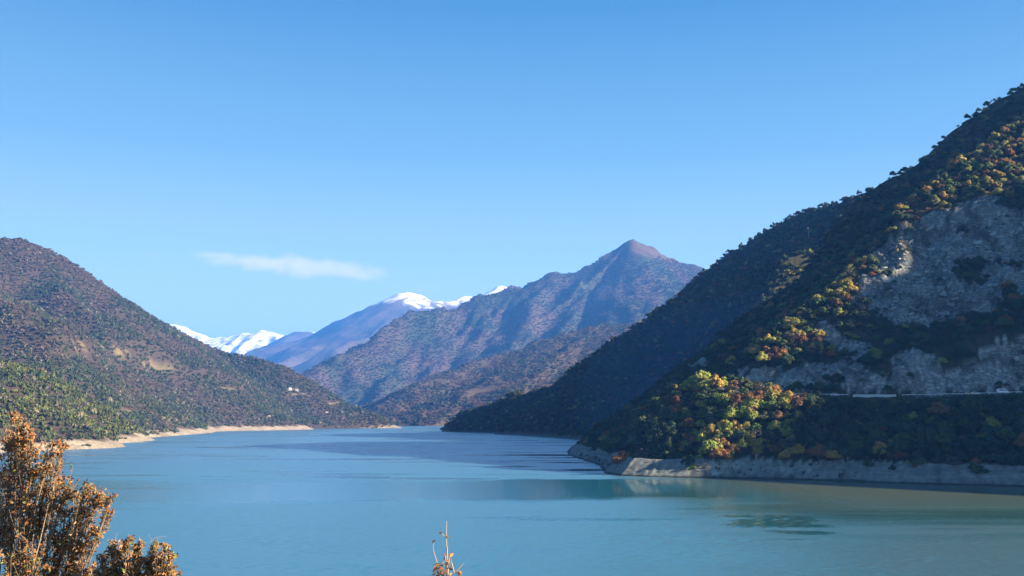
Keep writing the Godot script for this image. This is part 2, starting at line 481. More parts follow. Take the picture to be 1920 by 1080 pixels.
	# --- far mountains with snow
	crests = [
		crest([[200, 770, 9000], [400, 690, 9500], [470, 661, 9700], [500, 651, 9800], [570, 636, 9900], [600, 626, 9950], [640, 610, 10000], [690, 586, 10000], [715, 570, 10000], [735, 556, 10000], [750, 550, 10000], [770, 552, 10050], [800, 558, 10100], [815, 563, 10100], [830, 564, 10200], [870, 561, 10300], [905, 552, 10400], [925, 545, 10400], [942, 537, 10400], [962, 535, 10400], [1000, 550, 10400], [1100, 600, 10500]], 0.6, 0.55),
		crest([[745, 552, 9980], [735, 590, 9500], [700, 625, 9000], [640, 650, 8500], [600, 690, 8000], [560, 730, 7600]], 0.7, 0.5),
		crest([[690, 588, 9950], [640, 630, 9300], [560, 665, 8800], [500, 700, 8400]], 0.7, 0.5),
		crest([[830, 565, 10150], [800, 620, 9500], [740, 660, 8900], [680, 720, 8300]], 0.7, 0.5),
	]
	L = shape_land("snowpeak", steps([[-4500, 2500, 40]]), steps([[-12500, -10800, 100], [-10800, -7000, 40]]), crests, PackedVector2Array(), 1.0, 1.0, 1.0, snow_extra)
	add_land("snow_capped_mountain", L, snow_color, "hazy mauve mountain with a white snow cap behind the pointed mountain", "mountain", M.far)
	crests = [crest([[380, 700, 11500], [440, 672, 11800], [480, 655, 12000], [520, 640, 12000], [553, 624, 12000], [588, 628, 12000], [640, 640, 12000], [720, 660, 12000]], 0.6, 0.5)]
	L = shape_land("bluehill", steps([[-5500, -500, 40]]), steps([[-13500, -12200, 100], [-12200, -10500, 40]]), crests, PackedVector2Array(), 1.0, 1.0, 1.0, snow_extra)
	add_land("blue_mountain", L, bluehill_color, "small rounded blue mountain between the two snowy ones", "mountain", M.far)
	crests = [
		crest([[150, 610, 15000], [300, 607, 15000], [340, 611, 15000], [362, 622, 15000], [392, 632, 15000], [420, 630, 15000], [455, 624, 15000], [470, 628, 15000], [492, 619, 15000], [515, 621, 15000], [545, 633, 15000], [570, 634, 15200], [588, 624, 15200], [604, 628, 15200], [640, 640, 15200], [760, 640, 15200]], 0.6, 0.5),
		crest([[455, 625, 14950], [425, 645, 14400], [400, 665, 13800]], 0.8, 0.6),
		crest([[492, 620, 14950], [460, 645, 14400], [440, 662, 13800]], 0.8, 0.6),
		crest([[515, 622, 14950], [520, 640, 14500], [525, 660, 13900]], 0.8, 0.6),
		crest([[362, 623, 14950], [385, 648, 14300], [400, 665, 13900]], 0.8, 0.6),
	]
	L = shape_land("farsnow", steps([[-7500, -1200, 36]]), steps([[-16500, -15300, 120], [-15300, -13000, 36]]), crests, PackedVector2Array(), 1.0, 1.0, 1.0, snow_extra)
	add_land("snowy_range", L, farsnow_color, "distant white snow covered range low between the left mountain and the valley", "mountain", M.far)

func hillside_extra(x: float, z: float, h: float, sd: float) -> float:
	if h < -8.0: return h
	var k := clampf((sd - 3.0) / 25.0, 0.0, 1.0)
	k *= 1.0 - 0.8 * smoothstep(480.0, 600.0, x)
	var o := h + k * (5.0 * fbm.get_noise_2d(x * 1.6, z * 1.6) + 3.4 * (ridged.get_noise_2d(x * 0.9, z * 0.9) + 0.3) * clampf((sd - 60.0) / 60.0, 0.0, 1.0))
	if sd > 0.0 and sd < 30.0: o += (1.0 - absf(sd - 8.0) / 22.0) * 0.5 * fine.get_noise_2d(x * 0.6, z * 0.6) * clampf(sd / 4.0, 0.0, 1.0) if sd < 30.0 else 0.0
	if sd > -2.0 and sd < 10.0: o -= 0.9 * smoothstep(-2.0, 1.0, sd) * smoothstep(10.0, 8.0, sd)
	return road_cut(x, z, o, sd)

# the bare bank along the hillside's foot: worn ledges, one above another, down to the water
func build_bank():
	var line := PackedVector2Array()
	for i in range(1, 19):
		var a := L_shore[i]; var b := L_shore[i + 1]
		var n := maxi(1, int(a.distance_to(b) / 1.1))
		for k in n: line.append(a.lerp(b, float(k) / n))
	var rows := 22
	var v := PackedVector3Array(); var c := PackedColorArray()
	for i in line.size():
		var d := Vector2.ZERO
		for k in range(maxi(i - 5, 0), mini(i + 5, line.size() - 1)): d += line[k + 1] - line[k]
		var inl := Vector2(-d.y, d.x).normalized()
		if not Geometry2D.is_point_in_polygon(line[i] + inl * 2.0, L_shore): inl = -inl
		for j in rows:
			var t := -0.8 + j * 0.46
			var wob := 2.6 * fine.get_noise_2d(line[i].x * 0.35, line[i].y * 0.35) + 1.6 * fine.get_noise_2d(line[i].x * 1.1, line[i].y * 1.1 + 30.0)
			var q := line[i] + inl * (t + wob * (1.0 - float(j) / rows))
			var gully := maxf(ridged.get_noise_2d(line[i].x * 3.2, line[i].y * 3.2) - 0.35, 0.0)
			var y := t * 0.95 + 0.9 * fine.get_noise_2d(q.x * 0.4 + 40.0, q.y * 0.4) - 1.6 * gully * clampf(t * 0.4, 0.0, 1.0)
			var st := 0.85 + 0.3 * fine.get_noise_2d(q.x * 0.12, 7.0)
			var f := y / st
			y = lerpf(y, (floorf(f) + smoothstep(0.45, 0.95, f - floorf(f))) * st, 0.75)
			y += 0.34 * ridged.get_noise_3d(q.x * 14.0, y * 10.0, q.y * 14.0)
			v.append(Vector3(q.x, minf(y, 8.3 + 0.9 * fine.get_noise_2d(q.x * 0.5, q.y * 0.5)) + 0.25, q.y))
			var tone := 0.5 + 0.5 * fine.get_noise_3d(q.x * 0.3, y * 9.0, q.y * 0.3)
			var col := Color(0.37, 0.385, 0.34).lerp(Color(0.19, 0.20, 0.18), clampf(tone + 0.8 * gully, 0.0, 1.0))
			if y < 0.8: col = col.lerp(Color(0.07, 0.08, 0.066), smoothstep(0.8, 0.3, y))
			c.append(col)
	var st2 := SurfaceTool.new(); st2.begin(Mesh.PRIMITIVE_TRIANGLES)
	for i in v.size():
		st2.set_color(c[i]); st2.add_vertex(v[i])
	for i in line.size() - 1:
		for j in rows - 1:
			var n := i * rows + j
			var o := [n, n + 1, n + rows, n + 1, n + rows + 1, n + rows]
			var up := (v[n + 1] - v[n]).cross(v[n + rows] - v[n]).y
			if up > 0.0: o = [n, n + rows, n + 1, n + 1, n + rows, n + rows + 1]
			for k in o: st2.add_index(k)
	st2.generate_normals()
	bank_stones(line)
	tag(part("stony_bank", st2.commit(), M.bank), "bare pale grey ledges of the drawn down right bank at the waterline", "bank", "", "structure")

func bank_stones(line: PackedVector2Array):
	var mesh := block_mesh(); mesh.surface_set_material(0, M.block)
	var mm := MultiMesh.new(); mm.transform_format = MultiMesh.TRANSFORM_3D; mm.use_colors = true; mm.mesh = mesh; mm.instance_count = 900
	for i in 900:
		var q := line[rng.randi_range(4, line.size() - 5)] + Vector2(rng.randf_range(-1.0, 3.0), rng.randf_range(-6.0, -0.5))
		var s := lerpf(0.25, 1.5, pow(rng.randf(), 3.0))
		var y := maxf(height(land.hillside, q.x, q.y), 0.0) + 0.9 * clampf(height(land.hillside, q.x, q.y), 0.0, 1.0)
		var b := Basis(rand_dir(), rng.randf() * TAU) * Basis.from_scale(Vector3(s * 1.3, s * 0.8, s))
		mm.set_instance_transform(i, Transform3D(b, Vector3(q.x, y, q.y)))
		var g := rng.randf_range(0.09, 0.22)
		mm.set_instance_color(i, Color(g, g * 1.02, g * 0.93))
	var o := MultiMeshInstance3D.new(); o.name = "bank_stones"; o.multimesh = mm; add_child(o, true)
	tag(o, "loose grey stones strewn over the bare right bank", "stones", "", "stuff")

func block_mesh() -> ArrayMesh:
	var st := SurfaceTool.new(); st.begin(Mesh.PRIMITIVE_TRIANGLES)
	box(st, Vector3.ZERO, Vector3.ONE)
	var src := st.commit(); var md := MeshDataTool.new(); md.create_from_surface(src, 0)
	for i in md.get_vertex_count():
		var p := md.get_vertex(i)
		md.set_vertex(i, p + Vector3(sin(p.x * 9.1 + p.y * 5.0 + p.z * 3.0), sin(p.x * 4.0 + p.y * 7.3 - p.z * 6.0), sin(p.z * 8.0 - p.x * 5.5)) * 0.16)
	var out := ArrayMesh.new(); md.commit_to_surface(out)
	st = SurfaceTool.new(); st.create_from(out, 0); st.set_smooth_group(-1); st.generate_normals()
	return st.commit()

func build_ledges():
	# angular blocks and ledges standing proud of the rock faces
	var L: Dictionary = land.hillside
	var mesh := block_mesh(); mesh.surface_set_material(0, M.block)
	var spots := []
	for s in spots_on(L, 90, 440, -760, -440, 3.4, -0.3):
		var p: Vector3 = s[0]
		var rn := road_near(p.x, p.z)
		if rn.x < 8.0 or (rn.x < 70.0 and rn.z < 0.0): continue
		var k := rock_at(p)
		if k < 0.2 or rng.randf() < 0.5: continue
		spots.append([p, s[1], k])
	var mm := MultiMesh.new(); mm.transform_format = MultiMesh.TRANSFORM_3D; mm.use_colors = true; mm.mesh = mesh; mm.instance_count = spots.size()
	for i in spots.size():
		var n: Vector3 = spots[i][1]
		var x := Vector3.UP.cross(n).normalized()
		var b := Basis(x, n.cross(x).normalized(), n).rotated(n, rng.randfn(0.0, 0.6))
		var w := lerpf(0.9, 5.0, pow(rng.randf(), 2.6))
		b = b.rotated(x, rng.randfn(0.0, 0.25))
		b = b * Basis.from_scale(Vector3(w, w * rng.randf_range(0.3, 0.7), rng.randf_range(0.6, 1.5)))
		mm.set_instance_transform(i, Transform3D(b, spots[i][0]))
		var g := rng.randf_range(0.26, 0.50)
		mm.set_instance_color(i, Color(g, g * 1.03, g * 0.95))
	var o := MultiMeshInstance3D.new(); o.name = "rock_ledges"; o.multimesh = mm; add_child(o, true)
	tag(o, "angular pale rock ledges breaking the grey faces above the road", "rock", "", "stuff")

func set_rocks(L: Dictionary):
	for q in [[1725, 487, 66, 62], [1790, 470, 90, 65], [1870, 430, 60, 60], [1668, 560, 52, 52], [1760, 550, 90, 50], [1880, 520, 40, 50], [1720, 600, 36, 30], [1900, 470, 50, 60], [1820, 420, 60, 34],
			[1440, 712, 60, 20], [1540, 706, 70, 26], [1615, 714, 46, 22], [1728, 688, 36, 34], [1728, 715, 48, 26], [1850, 702, 55, 34], [1895, 680, 52, 46], [1830, 726, 60, 20], [1305, 690, 20, 32], [1560, 640, 18, 50], [1610, 660, 22, 20], [1900, 725, 40, 18]]:
		var p := hit(L, q[0], q[1])
		var d := -p.z
		rocks.append([p, q[2] * d / F, q[3] * d / F])

func rock_at(p: Vector3) -> float:
	var best := 0.0
	for r in rocks:
		var c: Vector3 = r[0]
		var dx: float = Vector2(p.x - c.x, (p.z - c.z) * 0.35).length() / r[1]
		var dy: float = absf(p.y - c.y) / r[2]
		if dx < 1.4 and dy < 1.4: best = maxf(best, 1.3 - sqrt(dx * dx + dy * dy))
	if best <= 0.0: return 0.0
	return best - 0.14 + 0.85 * fbm.get_noise_3d(p.x * 2.6, p.y * 2.6, p.z * 2.6) + 0.55 * fine.get_noise_3d(p.x * 1.6, p.y * 1.6, p.z * 1.6)

func shape_rocks(L: Dictionary) -> Dictionary:          # crags where the hillside is bare
	var h: PackedFloat32Array = L.h
	var nx: int = L.nx
	for j in L.nz:
		for i in nx:
			var n: int = j * nx + i
			if h[n] < 20.0 or L.xs[i] > 430.0: continue
			var x: float = L.xs[i]; var z: float = L.zs[j]
			var k := clampf(rock_at(Vector3(x, h[n], z)) * 2.0, 0.0, 1.0)
			if k > 0.0 and road_near(x, z).x > 6.0:
				h[n] += k * (7.0 * (ridged.get_noise_3d(x * 1.6, h[n] * 1.6, z * 1.6) - 0.2) + 3.0 * ridged.get_noise_3d(x * 4.5, h[n] * 3.0, z * 4.5) + 1.6 * fine.get_noise_2d(x * 3.0, z * 3.0))
				h[n] = road_cut(x, z, h[n], L.sd[n])
	L.h = h
	var nrm: PackedVector3Array = L.n
	for j in range(1, L.nz - 1):
		for i in range(1, nx - 1):
			var gx: float = (h[j * nx + i + 1] - h[j * nx + i - 1]) / (L.xs[i + 1] - L.xs[i - 1])
			var gz: float = (h[(j + 1) * nx + i] - h[(j - 1) * nx + i]) / (L.zs[j + 1] - L.zs[j - 1])
			nrm[j * nx + i] = Vector3(-gx, 1, -gz).normalized()
	L.n = nrm
	return L

func hillside_color(p: Vector3, n: Vector3, sd: float) -> Color:
	var f := fbm.get_noise_2d(p.x * 3.0, p.z * 3.0)
	var soil := Color(0.085, 0.066, 0.045).lerp(Color(0.06, 0.07, 0.035), clampf(0.5 + f, 0.0, 1.0))
	var strata := 0.5 + 0.5 * sin(p.y * 4.2 + 5.0 * fine.get_noise_2d(p.x * 0.4, p.z * 0.4))
	var stone := Color(0.49, 0.51, 0.465).lerp(Color(0.33, 0.35, 0.325), clampf(0.4 + f + 0.35 * strata - 0.2, 0.0, 1.0))
	if p.y > 36.0 and p.y < 78.0 and p.z > -560.0: stone *= 1.22
	stone = stone.lerp(Color(0.27, 0.22, 0.16), clampf(1.6 * fbm.get_noise_3d(p.x * 1.3, p.y * 1.3, p.z * 1.3 + 300.0), 0.0, 0.55))
	var crack := smoothstep(0.30, 0.75, ridged.get_noise_3d(p.x * 2.4, p.y * 1.8, p.z * 2.4) + 0.35 * fine.get_noise_3d(p.x * 2.0, p.y * 2.0, p.z * 2.0))
	var dim := stone.lerp(Color(0.085, 0.085, 0.065), 0.72 * crack)
	if p.y < 8.6 + 1.2 * f and sd < 26.0:
		return Color(stone.r * 0.92, stone.g, stone.b * 0.97, 0.5) if p.y > 0.9 + 0.5 * f else Color(0.07, 0.08, 0.066, 0.5)
	if p.x < 430.0 and rock_at(p) > 0.1 and p.y > 30.0: return Color(dim.r, dim.g, dim.b, 0.0)
	return soil

func slope_extra(x: float, z: float, h: float, sd: float) -> float:
	if h < -8.0: return h
	return h + clampf((sd - 5.0) / 60.0, 0.0, 1.0) * (7.0 * fbm.get_noise_2d(x * 0.8, z * 0.8) + 6.0 * ridged.get_noise_2d(x * 0.5 + 40.0, z * 0.5))

func slope_color(p: Vector3, _n: Vector3, sd: float) -> Color:
	if p.y < 2.5 and sd < 20.0: return Color(0.20, 0.19, 0.16)
	return Color(0.07, 0.065, 0.04)

func left_extra(x: float, z: float, h: float, sd: float) -> float:
	if h < -8.0: return h
	var k := clampf((sd - 8.0) / 160.0, 0.0, 1.0)
	return h + k * (14.0 * fbm.get_noise_2d(x * 0.45, z * 0.45) + 24.0 * (ridged.get_noise_2d(x * 0.2, z * 0.2) - 0.15) - 6.0) * lerpf(1.0, 0.3, smoothstep(-1950.0, -2200.0, z))

func set_clearings(L: Dictionary):
	for q in [[150, 650, 30, 6], [172, 645, 16, 7], [290, 690, 30, 5], [305, 694, 20, 5], [243, 664, 9, 9], [300, 667, 12, 4], [40, 568, 50, 5], [90, 574, 26, 3], [325, 786, 20, 9], [240, 770, 16, 5], [440, 730, 16, 4], [625, 757, 14, 4], [560, 742, 26, 3], [330, 756, 40, 2], [545, 733, 12, 3]]:
		var p := hit(L, q[0], q[1], 700.0)
		var k := -p.z / F
		clearings.append([p, q[2] * k * 0.8, q[3] * k * 0.8])

func clearing_at(p: Vector3) -> float:
	var best := 0.0
	for c in clearings:
		var o: Vector3 = c[0]
		var dx: float = absf(p.x - o.x) / c[1]
		var dy: float = absf(p.y - o.y) / c[2]
		if dx < 1.3 and dy < 1.3 and absf(p.z - o.z) < 60.0: best = maxf(best, 1.2 - sqrt(dx * dx + dy * dy))
	return best - 0.2 + 0.8 * fine.get_noise_2d(p.x * 0.6, p.z * 0.45) if best > 0.0 else 0.0

func left_color(p: Vector3, n: Vector3, sd: float) -> Color:
	if p.y < 7.2 + 1.5 * fine.get_noise_2d(p.x * 0.3, p.z * 0.3) and sd < 60.0:
		var pale := Color(0.34, 0.295, 0.23) if p.z > -1750.0 else Color(0.33, 0.27, 0.205)
		return pale.lerp(Color(0.21, 0.17, 0.125), clampf(0.3 + fine.get_noise_2d(p.x, p.z * 0.3), 0.0, 1.0))
	if clearing_at(p) > 0.12:
		return Color(0.20, 0.15, 0.085).lerp(Color(0.13, 0.115, 0.06), clampf(0.5 + fine.get_noise_2d(p.x, p.z), 0.0, 1.0))
	return Color(0.065, 0.05, 0.04)

func peak_extra(x: float, z: float, h: float, _sd: float) -> float:
	return h + 22.0 * (ridged.get_noise_2d(x * 0.3 + 90.0, z * 0.3) - 0.1) * clampf((1040.0 - h) / 300.0, 0.0, 1.0) + 34.0 * fbm.get_noise_2d(x * 0.18, z * 0.18) + 60.0 * (ridged.get_noise_2d(x * 0.11, z * 0.11) - 0.1) * clampf((1050.0 - h) / 500.0, 0.4, 1.0)

func peak_color(p: Vector3, n: Vector3, _sd: float) -> Color:
	var f := patch.get_noise_2d(p.x * 0.6, p.z * 0.6)
	var c := Color(0.042, 0.048, 0.030).lerp(Color(0.076, 0.054, 0.046), clampf(0.5 + 1.6 * f, 0.0, 1.0))
	var bare := smoothstep(880.0, 960.0, p.y + 90.0 * fine.get_noise_2d(p.x * 0.1, p.z * 0.1) + 0.18 * absf(p.x - 690.0) * (-0.6 if p.x < 690.0 else 0.3))
	return c.lerp(Color(0.088, 0.060, 0.040), bare)

func foothill_extra(x: float, z: float, h: float, sd: float) -> float:
	if h < -8.0: return h
	return h + clampf((sd - 60.0) / 200.0, 0.0, 1.0) * (20.0 * fbm.get_noise_2d(x * 0.35, z * 0.35) + 18.0 * (ridged.get_noise_2d(x * 0.2, z * 0.2) - 0.1))

func foothill_color(p: Vector3, _n: Vector3, sd: float) -> Color:
	if sd < 60.0 and p.y < 6.0: return Color(0.22, 0.19, 0.13)
	return Color(0.08, 0.06, 0.045)

func snow_extra(x: float, z: float, h: float, _sd: float) -> float:
	return h + 26.0 * fbm.get_noise_2d(x * 0.12, z * 0.12) + 46.0 * (ridged.get_noise_2d(x * 0.07, z * 0.07) - 0.1)

func snow_color(p: Vector3, n: Vector3, _sd: float) -> Color:
	var f := fine.get_noise_2d(p.x * 0.05, p.z * 0.05)
	var rock := Color(0.115, 0.082, 0.068).lerp(Color(0.07, 0.06, 0.042), clampf(0.5 + 2.0 * f, 0.0, 1.0))
	var s := smoothstep(1100.0, 1170.0, p.y + 120.0 * f - 90.0 * maxf(-n.x, 0.0))
	var bare := smoothstep(0.25, 0.55, ridged.get_noise_2d(p.x * 0.5, p.z * 0.25) + 0.4 * f)
	s *= 1.0 - 0.9 * bare * smoothstep(1290.0, 1180.0, p.y)
	return rock.lerp(Color(0.82, 0.83, 0.84), s)

func bluehill_color(p: Vector3, _n: Vector3, _sd: float) -> Color:
	var f := fine.get_noise_2d(p.x * 0.05, p.z * 0.05)
	return Color(0.10, 0.075, 0.06).lerp(Color(0.06, 0.055, 0.04), clampf(0.5 + 2.0 * f, 0.0, 1.0))

func farsnow_color(p: Vector3, n: Vector3, _sd: float) -> Color:
	var f := fine.get_noise_2d(p.x * 0.04, p.z * 0.04)
	var bare := smoothstep(0.30, 0.62, ridged.get_noise_2d(p.x * 0.35, p.z * 0.22) + 0.4 * fine.get_noise_2d(p.x * 0.12, p.z * 0.12))
	var s := smoothstep(850.0, 980.0, p.y + 140.0 * f) * (1.0 - 0.85 * bare * smoothstep(1330.0, 1150.0, p.y + 200.0 * f))
	return Color(0.17, 0.15, 0.14).lerp(Color(0.88, 0.89, 0.90), s)

# ------------------------------------------------------------------ water
func build_ground_and_water():
	var g := PlaneMesh.new(); g.size = Vector2(18000, 21000)
	var o := part("ground", g, plain_mat(Color(0.12, 0.11, 0.08)))
	o.position = Vector3(-2000, -12, -8000)
	tag(o, "ground under the lake and the mountains", "ground", "", "structure")
	# how rough the surface is: wind-ruffled water with smooth, mirroring lanes
	var w := 1024; var h := 1024
	var im := Image.create(w, h, false, Image.FORMAT_L8)
	var lane := FastNoiseLite.new(); lane.seed = 3; lane.frequency = 1.0; lane.fractal_octaves = 4
	var data := PackedByteArray(); data.resize(w * h)
	var ruffle := PackedByteArray(); ruffle.resize(w * h)
	for j in h:
		var z := lerpf(40.0, -2700.0, (j + 0.5) / h)
		var d := maxf(-z, 60.0)
		var row := 778.0 + 30.0 * F / d            # lanes grow wider with distance, as wind lanes seen low do not: keep their length in metres
		for i in w:
			var x := lerpf(-1400.0, 1200.0, (i + 0.5) / w)
			var n1 := lane.get_noise_2d(x * 0.0035, z * 0.022)
			var n2 := lane.get_noise_2d(x * 0.009 + 70.0, z * 0.05)
			var n := n1 + 0.35 * n2
			var calm := smoothstep(0.22, 0.40, n) * 0.8 * smoothstep(-215.0, -330.0, z)
			# a broad calm lane across the lake in front of the rocky point
			var mid := -405.0 + 26.0 * lane.get_noise_2d(x * 0.006, 9.0)
			var half := 62.0 + 18.0 * lane.get_noise_2d(x * 0.01, 21.0)
			calm = maxf(calm, (1.0 - smoothstep(half * 0.75, half * 1.1, absf(z - mid + 9.0 * n2))) * (0.62 + 0.38 * smoothstep(-60.0, 40.0, x)))
			# sheltered water along the right bank
			var lee := x - (70.0 + (-z - 320.0) * 0.2)
			calm = maxf(calm, smoothstep(-50.0, 30.0, lee + 45.0 * n) * smoothstep(-260.0, -330.0, z + 40.0 * n) * (1.0 if z > -520.0 else 0.0))
			# long thin lanes near the point
			calm = maxf(calm, smoothstep(0.02, 0.18, n) * smoothstep(-60.0, 20.0, x) * smoothstep(-480.0, -520.0, z) * smoothstep(-900.0, -780.0, z))
			# a smooth broken patch nearer the shore
			var ex := (x - 72.0 - (z + 270.0) * -0.12) / 17.0; var ez := (z + 272.0) / 46.0
			calm = maxf(calm, smoothstep(0.55, 0.2, ex * ex + ez * ez + 1.5 * n2 + 0.7 * n1))
			calm *= 1.0 - 0.6 * smoothstep(-300.0, -330.0, z) * smoothstep(60.0, 130.0, x) * smoothstep(-560.0, -480.0, z)
			var rough := lerpf(0.42, 0.09, clampf(calm, 0.0, 1.0))
			data[j * w + i] = int(rough * 255.0)
			ruffle[j * w + i] = int(255.0 * clampf((rough - 0.12) / 0.30, 0.0, 1.0))
	im = Image.create_from_data(w, h, false, Image.FORMAT_L8, data)
	var m := StandardMaterial3D.new()
	m.albedo_color = Color.WHITE
	m.roughness = 1.0
	m.roughness_texture = ImageTexture.create_from_image(im)
	m.roughness_texture_channel = BaseMaterial3D.TEXTURE_CHANNEL_GRAYSCALE
	m.metallic_specular = 0.72
	m.clearcoat_enabled = true; m.clearcoat = 0.8; m.clearcoat_roughness = 0.36
	m.clearcoat_texture = ImageTexture.create_from_image(Image.create_from_data(w, h, false, Image.FORMAT_L8, ruffle))
	m.vertex_color_use_as_albedo = true
	m.texture_repeat = false
	var xs := steps([[-1400, -230, 60], [-230, 230, 1.3], [230, 470, 12], [470, 1200, 60]])
	var zs := steps([[-2700, -720, 60], [-720, -420, 15], [-420, -130, 0.75], [-130, 40, 20]])
	var nx := xs.size(); var nz := zs.size()
	var v := PackedVector3Array(); v.resize(nx * nz)
	var nr := PackedVector3Array(); nr.resize(nx * nz)
	var uv := PackedVector2Array(); uv.resize(nx * nz)
	var tint := PackedColorArray(); tint.resize(nx * nz)
	var wave := FastNoiseLite.new(); wave.seed = 77; wave.frequency = 0.5; wave.fractal_octaves = 3
	var gust := FastNoiseLite.new(); gust.seed = 78; gust.frequency = 0.02; gust.fractal_octaves = 3
	for j in nz:
		var z := zs[j]
		for i in nx:
			var x := xs[i]
			var n := j * nx + i
			v[n] = Vector3(x, 0, z)
			var k := smoothstep(-400.0, -250.0, z) * smoothstep(-10.0, -140.0, z) * smoothstep(230.0, 200.0, absf(x))
			if k > 0.0:
				k *= 0.35 + 0.9 * clampf(gust.get_noise_2d(x, z * 2.0) + 0.3, 0.0, 1.0)
				nr[n] = Vector3(0.12 * k * wave.get_noise_2d(x * 0.6 + 300.0, z * 1.2), 1.0, 0.30 * k * wave.get_noise_2d(x * 0.6, z * 1.2)).normalized()
			else: nr[n] = Vector3.UP
			# silt clouds the water along the right bank
			var silt := smoothstep(-20.0, 90.0, x - (40.0 - (z + 400.0) * 0.12) + 30.0 * gust.get_noise_2d(x * 0.7, z * 0.7)) * smoothstep(-700.0, -520.0, z)
			tint[n] = Color(0.012, 0.098, 0.142).lerp(Color(0.020, 0.092, 0.150), smoothstep(-380.0, -700.0, z)).lerp(Color(0.016, 0.060, 0.066).lerp(Color(0.042, 0.058, 0.028), smoothstep(-260.0, -400.0, z)), silt)  # far out, the low sky's pale reflection is put into the body colour
			uv[n] = Vector2((x + 1400.0) / 2600.0, (z - 40.0) / -2740.0)
	var idx := PackedInt32Array()
	for j in nz - 1:
		for i in nx - 1:
			var n := j * nx + i
			idx.append_array(PackedInt32Array([n, n + 1, n + nx, n + 1, n + nx + 1, n + nx]))
	var ar := []; ar.resize(Mesh.ARRAY_MAX)
	ar[Mesh.ARRAY_VERTEX] = v; ar[Mesh.ARRAY_NORMAL] = nr; ar[Mesh.ARRAY_TEX_UV] = uv; ar[Mesh.ARRAY_COLOR] = tint; ar[Mesh.ARRAY_INDEX] = idx
	var am := ArrayMesh.new(); am.add_surface_from_arrays(Mesh.PRIMITIVE_TRIANGLES, ar)
	var l := part("lake", am, m)
	tag(l, "blue green lake with smooth dark lanes between wooded mountains", "lake", "", "structure")

# ------------------------------------------------------------------ trees
func rand_dir() -> Vector3:
	var y := rng.randf_range(-1.0, 1.0); var a := rng.randf() * TAU; var r := sqrt(1.0 - y * y)
	return Vector3(cos(a) * r, y, sin(a) * r)

# a crown of leaf clumps: many small bent faces on the skins of some dozen boughs
func crown_mesh(boughs: int, clumps: int, size: float, wide: float, tall: float, base: float, mat: Material, bare := 0.0) -> ArrayMesh:
	var v := PackedVector3Array(); var n := PackedVector3Array(); var c := PackedColorArray(); var idx := PackedInt32Array()
	for b in boughs:
		var d := rand_dir()
		d.y = absf(d.y) * 1.1 - 0.35
		var rr := 0.0 if b == 0 else rng.randf_range(0.5, 1.0)
		var o := Vector3(d.x * wide * rr, base + (0.42 + 0.55 * d.y * rr) * tall, d.z * wide * rr)
		var br := rng.randf_range(0.24, 0.46) * wide
		if b == 0: br = wide * 0.6
		var tone := rng.randf_range(0.72, 1.25)
		var hue := Color(rng.randf_range(0.78, 1.25), rng.randf_range(0.88, 1.1), rng.randf_range(0.8, 1.2))
		for k in clumps:
			if rng.randf() < bare: continue
			var e := rand_dir()
			if e.y < -0.35: e.y = -e.y
			var p := o + Vector3(e.x, e.y * 0.85, e.z) * br * (rng.randf_range(0.62, 1.15) if rng.randf() < 0.9 else rng.randf_range(1.15, 1.5))
			var nn := (e + rand_dir() * 0.75).normalized()
			var t := nn.cross(rand_dir()).normalized(); var u := nn.cross(t)
			var s := size * rng.randf_range(0.65, 1.35)
			var col := tone * rng.randf_range(0.72, 1.25)
			var at := v.size()
			v.append(p + t * s * 0.9); v.append(p + u * s * 0.7 - nn * s * 0.3); v.append(p - t * s * rng.randf_range(0.7, 1.1)); v.append(p - u * s * 0.6 - nn * s * 0.25)
			for q in 4:
				n.append((nn + e * 0.6).normalized()); c.append(Color(col * hue.r, col * hue.g * rng.randf_range(0.94, 1.06), col * hue.b))
			idx.append_array(PackedInt32Array([at, at + 2, at + 1, at, at + 3, at + 2]))
	var ar := []; ar.resize(Mesh.ARRAY_MAX)
	ar[Mesh.ARRAY_VERTEX] = v; ar[Mesh.ARRAY_NORMAL] = n; ar[Mesh.ARRAY_COLOR] = c; ar[Mesh.ARRAY_INDEX] = idx
	var m := ArrayMesh.new(); m.add_surface_from_arrays(Mesh.PRIMITIVE_TRIANGLES, ar)
	m.surface_set_material(0, mat)
	return m

func tube(st: SurfaceTool, pts: PackedVector3Array, r0: float, r1: float, sides := 5, col := Color.WHITE):
	var at := 0
	var rings := []
	for i in pts.size():
		var d := (pts[mini(i + 1, pts.size() - 1)] - pts[maxi(i - 1, 0)]).normalized()
		var t := d.cross(Vector3(0.31, 0.2, 0.93)).normalized(); var u := d.cross(t)
		var r := lerpf(r0, r1, float(i) / maxf(pts.size() - 1, 1))
		var ring := []
		for k in sides:
			var a := TAU * k / sides
			ring.append(pts[i] + (t * cos(a) + u * sin(a)) * r)
		rings.append(ring)
	for i in pts.size() - 1:
		for k in sides:
			var k2 := (k + 1) % sides
			var m: Vector3 = pts[i]
			for q in [rings[i][k], rings[i + 1][k], rings[i][k2], rings[i][k2], rings[i + 1][k], rings[i + 1][k2]]:
				var nn: Vector3 = (q - (pts[i] if q in rings[i] else pts[i + 1])).normalized()
				st.set_normal(nn); st.set_color(col); st.add_vertex(q)

